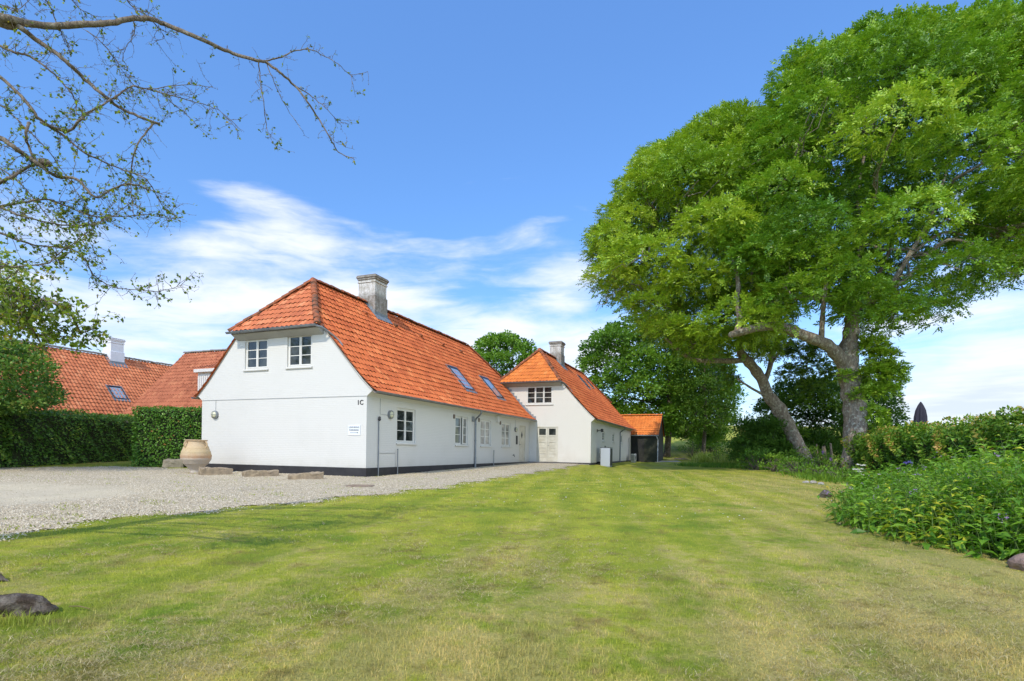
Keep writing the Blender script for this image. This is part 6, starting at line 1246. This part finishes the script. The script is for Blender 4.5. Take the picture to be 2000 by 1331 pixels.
# ---------------------------------------------------------------- near tree at the upper left: traced boughs, real thickness, spread in depth
m_twig = bark_mat('grey_brown_twig', (.13, .10, .075), (.26, .21, .155), .3, 14); m_tleaf = leaf_mat('sparse_leaf', [(0, (.06, .10, .014)), (.45, (.15, .23, .024)), (.85, (.28, .37, .035)), (1, (.36, .27, .05))], .45, .5)
g_ = np.random.default_rng(123)
BR = [ # (distance start, distance end, r0, r1, twigginess, points)
 (5.4, 6.4, .042, .004, .35, [(-90, 22), (-30, 28), (20, 38), (60, 47), (110, 52), (160, 48), (215, 45), (262, 37), (290, 37), (320, 47), (365, 65), (410, 85), (455, 105), (500, 118), (520, 123), (545, 140), (575, 167), (600, 198), (622, 232), (645, 270), (662, 298), (692, 311)]),
 (6.2, 6.1, .007, .002, .7, [(505, 120), (508, 150), (513, 190), (518, 225), (522, 255), (537, 286)]),
 (6.2, 6.4, .006, .002, .35, [(522, 127), (540, 172), (560, 212), (590, 254)]),
 (6.2, 6.5, .009, .002, .5, [(515, 121), (545, 113), (575, 100), (605, 97), (630, 108), (660, 125), (685, 146), (718, 140)]),
 (6.5, 6.5, .003, .0015, .3, [(685, 146), (690, 168), (694, 190)]),
 (6.3, 6.6, .008, .002, .8, [(575, 167), (610, 190), (640, 215), (667, 246)]),
 (6.4, 6.5, .003, .0015, .5, [(640, 262), (662, 282), (692, 292)]),
 (5.4, 5.9, .030, .012, .9, [(-60, 30), (0, 38), (40, 55), (70, 78), (100, 98), (135, 125), (165, 155), (200, 185), (230, 208), (270, 228), (312, 243)]),
 (5.9, 5.8, .011, .003, 1.2, [(302, 240), (285, 260), (268, 285), (258, 320), (255, 355), (258, 390), (262, 422)]),
 (5.8, 6.1, .010, .002, 1.3, [(222, 192), (250, 172), (268, 170), (300, 178), (340, 188), (375, 198), (410, 208), (435, 222), (464, 254)]),
 (5.8, 6.0, .005, .002, .9, [(290, 176), (340, 168), (380, 167), (417, 171)]),
 (5.9, 6.2, .005, .0015, .8, [(335, 200), (365, 225), (396, 254)]),
 (5.2, 5.6, .014, .004, 1.1, [(-60, 75), (0, 90), (30, 103), (60, 112), (95, 135), (120, 160), (140, 182), (148, 205), (150, 226)]),
 (5.0, 5.7, .018, .008, 1.1, [(-60, 118), (0, 150), (50, 198), (80, 235), (130, 257), (155, 235), (170, 222), (200, 205), (226, 190)]),
 (5.3, 5.9, .012, .003, 1.4, [(80, 240), (120, 262), (160, 295), (200, 315), (240, 332), (285, 350), (310, 390), (335, 428)]),
 (5.0, 5.4, .026, .006, 1.2, [(-60, 245), (0, 270), (30, 290), (55, 308), (75, 320), (110, 345), (150, 350), (185, 385), (215, 372), (255, 360), (290, 372)]),
 (5.1, 5.2, .013, .010, .5, [(58, 240), (50, 260), (55, 285), (70, 312)]),
 (5.0, 5.2, .018, .010, .9, [(-60, 385), (0, 358), (25, 345), (45, 332), (70, 321)]),
 (5.0, 5.9, .012, .003, 1.5, [(-60, 410), (0, 404), (45, 396), (90, 390), (130, 402), (170, 420), (220, 424), (280, 420), (335, 427)]),
 (4.9, 5.5, .011, .003, 1.3, [(-60, 395), (0, 405), (30, 418), (80, 432), (130, 440), (180, 438), (222, 420), (262, 392)]),
 (4.9, 5.9, .012, .002, 1.3, [(-60, 440), (0, 455), (30, 467), (70, 480), (130, 485), (165, 505), (185, 540), (230, 563), (290, 568), (320, 568), (358, 556)]),
 (4.9, 5.4, .009, .003, 1.4, [(-60, 520), (0, 521), (40, 520), (90, 515), (110, 500), (150, 470), (178, 448), (205, 425)]),
 (4.6, 5.1, .022, .005, 1.6, [(-60, 550), (0, 565), (30, 573), (60, 582), (100, 590), (130, 605), (150, 635), (160, 650), (188, 640)]),
 (4.6, 5.0, .015, .008, 1.2, [(0, 565), (40, 590), (50, 620), (70, 655), (92, 688)]),
 (5.2, 5.6, .008, .002, 1.2, [(-60, 180), (0, 205), (40, 240), (90, 290), (120, 330), (165, 400), (175, 440)]),
 (5.5, 5.9, .007, .002, 1.2, [(90, 0), (105, 30), (118, 62), (130, 90), (138, 102)]),
 (5.8, 6.2, .006, .002, 1.3, [(170, 60), (200, 85), (225, 115), (240, 140), (262, 168)]),
 (5.6, 6.0, .006, .002, 1.0, [(262, 40), (262, 68), (245, 95), (240, 118)]),
 (5.6, 6.1, .007, .002, 1.2, [(232, -30), (255, 10), (290, 33), (320, 72), (300, 80)]),
 (5.4, 5.7, .006, .002, 1.2, [(-60, -20), (0, 8), (30, 20), (60, 0), (90, -20)]),
 (5.6, 6.0, .006, .002, 1.2, [(110, -40), (150, 12), (178, 28), (190, 40)]),
 (4.9, 5.1, .009, .003, 1.4, [(-60, 600), (0, 620), (30, 610), (60, 625), (100, 650), (130, 660)]),
 (5.2, 5.6, .008, .002, 1.3, [(-60, 300), (0, 330), (50, 370), (110, 440), (160, 455), (190, 500)]),
]
L = Leaves(); bm = bmesh.new(); nb = bmesh.new()
def twig(p0, d, ln, r0, lvl, leafy):
    n = max(3, int(ln / .05)); pts = [p0]; q = p0.copy(); dd_ = d.copy()
    for i in range(n):
        dd_ = (dd_ + Vector(g_.normal(0, .28, 3)) + Vector((.05, 0, -.05))).normalized(); q = q + dd_ * ln / n; pts.append(q.copy())
    tube(bm, pts, [r0 * (1 - .6 * i / n) for i in range(n + 1)], 4, cap=False)
    for q in pts[1:]:
        sp = Vector(g_.normal(0, 1, 3)).normalized(); e_ = q + sp * g_.uniform(.008, .02); tube(bm, [q, e_], [r0 * .7, r0 * .9], 3)   # short spurs
        if g_.random() < leafy:
            m_ = int(g_.integers(1, 4)); C = np.repeat(np.array([e_]), m_, 0) + g_.normal(0, .006, (m_, 3)); sz = g_.uniform(.014, .032, m_) * (1.4 if leafy > .8 else 1)
            L.add(leaf_verts(C, unit(g_.normal(0, 1, (m_, 3)) + np.array([[.2, 0, -.3]])), g_.normal(0, 1, (m_, 3)), sz * 1.25, sz, .2), g_.uniform(0, 1, m_) ** 1.1)
        if lvl and g_.random() < .55: twig(q, (dd_ + Vector(g_.normal(0, .9, 3))).normalized(), ln * g_.uniform(.25, .55), r0 * .6, lvl - 1, leafy)
for Y0, Y1b, r0, r1, tw, pts in BR:
    n = len(pts); W_ = [P(x, y, Y0 + (Y1b - Y0) * i / (n - 1) + .12 * math.sin(i * 1.9 + x * .05)) for i, (x, y) in enumerate(pts)]; c_ = catmull(W_, 5); m_ = len(c_)
    c_ = [q + Vector(g_.normal(0, .003, 3)) for q in c_]; tube(bm, c_, [r0 + (r1 - r0) * (i / (m_ - 1)) ** .8 for i in range(m_)], 8 if r0 > .01 else 5)
    ln = 0
    for i in range(1, m_):
        seg = (c_[i] - c_[i - 1]); ln += seg.length
        if c_[i].x / c_[i].y < -1.0: continue
        yy_ = CY - (c_[i].z - CH) / c_[i].y * FPX; leafy = float(np.interp(yy_, [100, 330, 450, 600], [.24, .36, .52, .85])) * (.6 if c_[i].x / c_[i].y > -.78 else 1)
        while ln > .050 / tw:
            ln -= .050 / tw; d = (seg.normalized() * .6 + Vector(g_.normal(0, .75, 3))).normalized(); twig(c_[i], d, g_.uniform(.05, .26) * min(1.25, .45 + tw * .55), .0026, 1 if g_.random() < .6 else 0, leafy)
# dense leafy shoots low on the left
for _ in range(150):
    q = P(g_.uniform(-60, 150) if _ % 3 else g_.uniform(-60, 60), g_.uniform(575, 665), g_.uniform(4.5, 5.3)); twig(q, Vector(g_.normal(0, 1, 3)).normalized(), g_.uniform(.08, .2), .0025, 0, 1.0)
tb = Vector((-7.4, 5.6, G(-7.4, 5.6))); 
tube(bm, catmull([tb - Vector((0, 0, .3)), tb + Vector((.1, 0, 1.2)), tb + Vector((.25, -.1, 2.6)), tb + Vector((.1, 0, 4.2)), tb + Vector((.3, .1, 5.6)), tb + Vector((.2, .1, 7.4))]), [.34, .30, .27, .25, .24, .235, .22, .21, .20, .19, .18, .17, .16, .14, .12, .10, .08, .06, .05, .04, .03], 14)
for Y0, Y1b, r0, r1, tw, pts in BR:
    if pts[0][0] < -20:
        e_ = P(*pts[0], Y0 + .12 * math.sin(pts[0][0] * .05)); h_ = tb + Vector((.2, 0, max(1.5, min(7, e_.z - .2)))); limb(bm, h_, e_, max(r0 * 1.5, .02), r0, .06, 8, .5)
# knots / swellings
for x, y, Y, r in ((8, 42, 5.45, .075), (88, 318, 5.13, .045), (20, 50, 5.45, .05)):
    q = P(x, y, Y); b2 = bmesh.new(); bmesh.ops.create_icosphere(b2, subdivisions=2, radius=r)
    for v in b2.verts: v.co = Vector((v.co.x * 1.3, v.co.y, v.co.z * .8)) * (1 + .3 * mnoise.noise(v.co * 30)) + q
    tmp = bpy.data.meshes.new('k'); b2.to_mesh(tmp); b2.free(); bm.from_mesh(tmp)
# the rest of this tree's head, up and to the left outside the picture, shades the lawn
root = empty('near_tree', tb, 0, label='sparsely leaved old tree whose thin knotty boughs hang in at upper left', cat='tree')
bmesh.ops.translate(bm, vec=-tb, verts=bm.verts[:]); obj('trunk', bm, m_twig, root, smooth=True); obj('crown', L.mesh('crown', tb), m_tleaf, root)
print('leaves', sum(len(v) for v in L.V), 'ash', sum(len(v) for v in L1.V), sum(len(v) for v in L2.V))
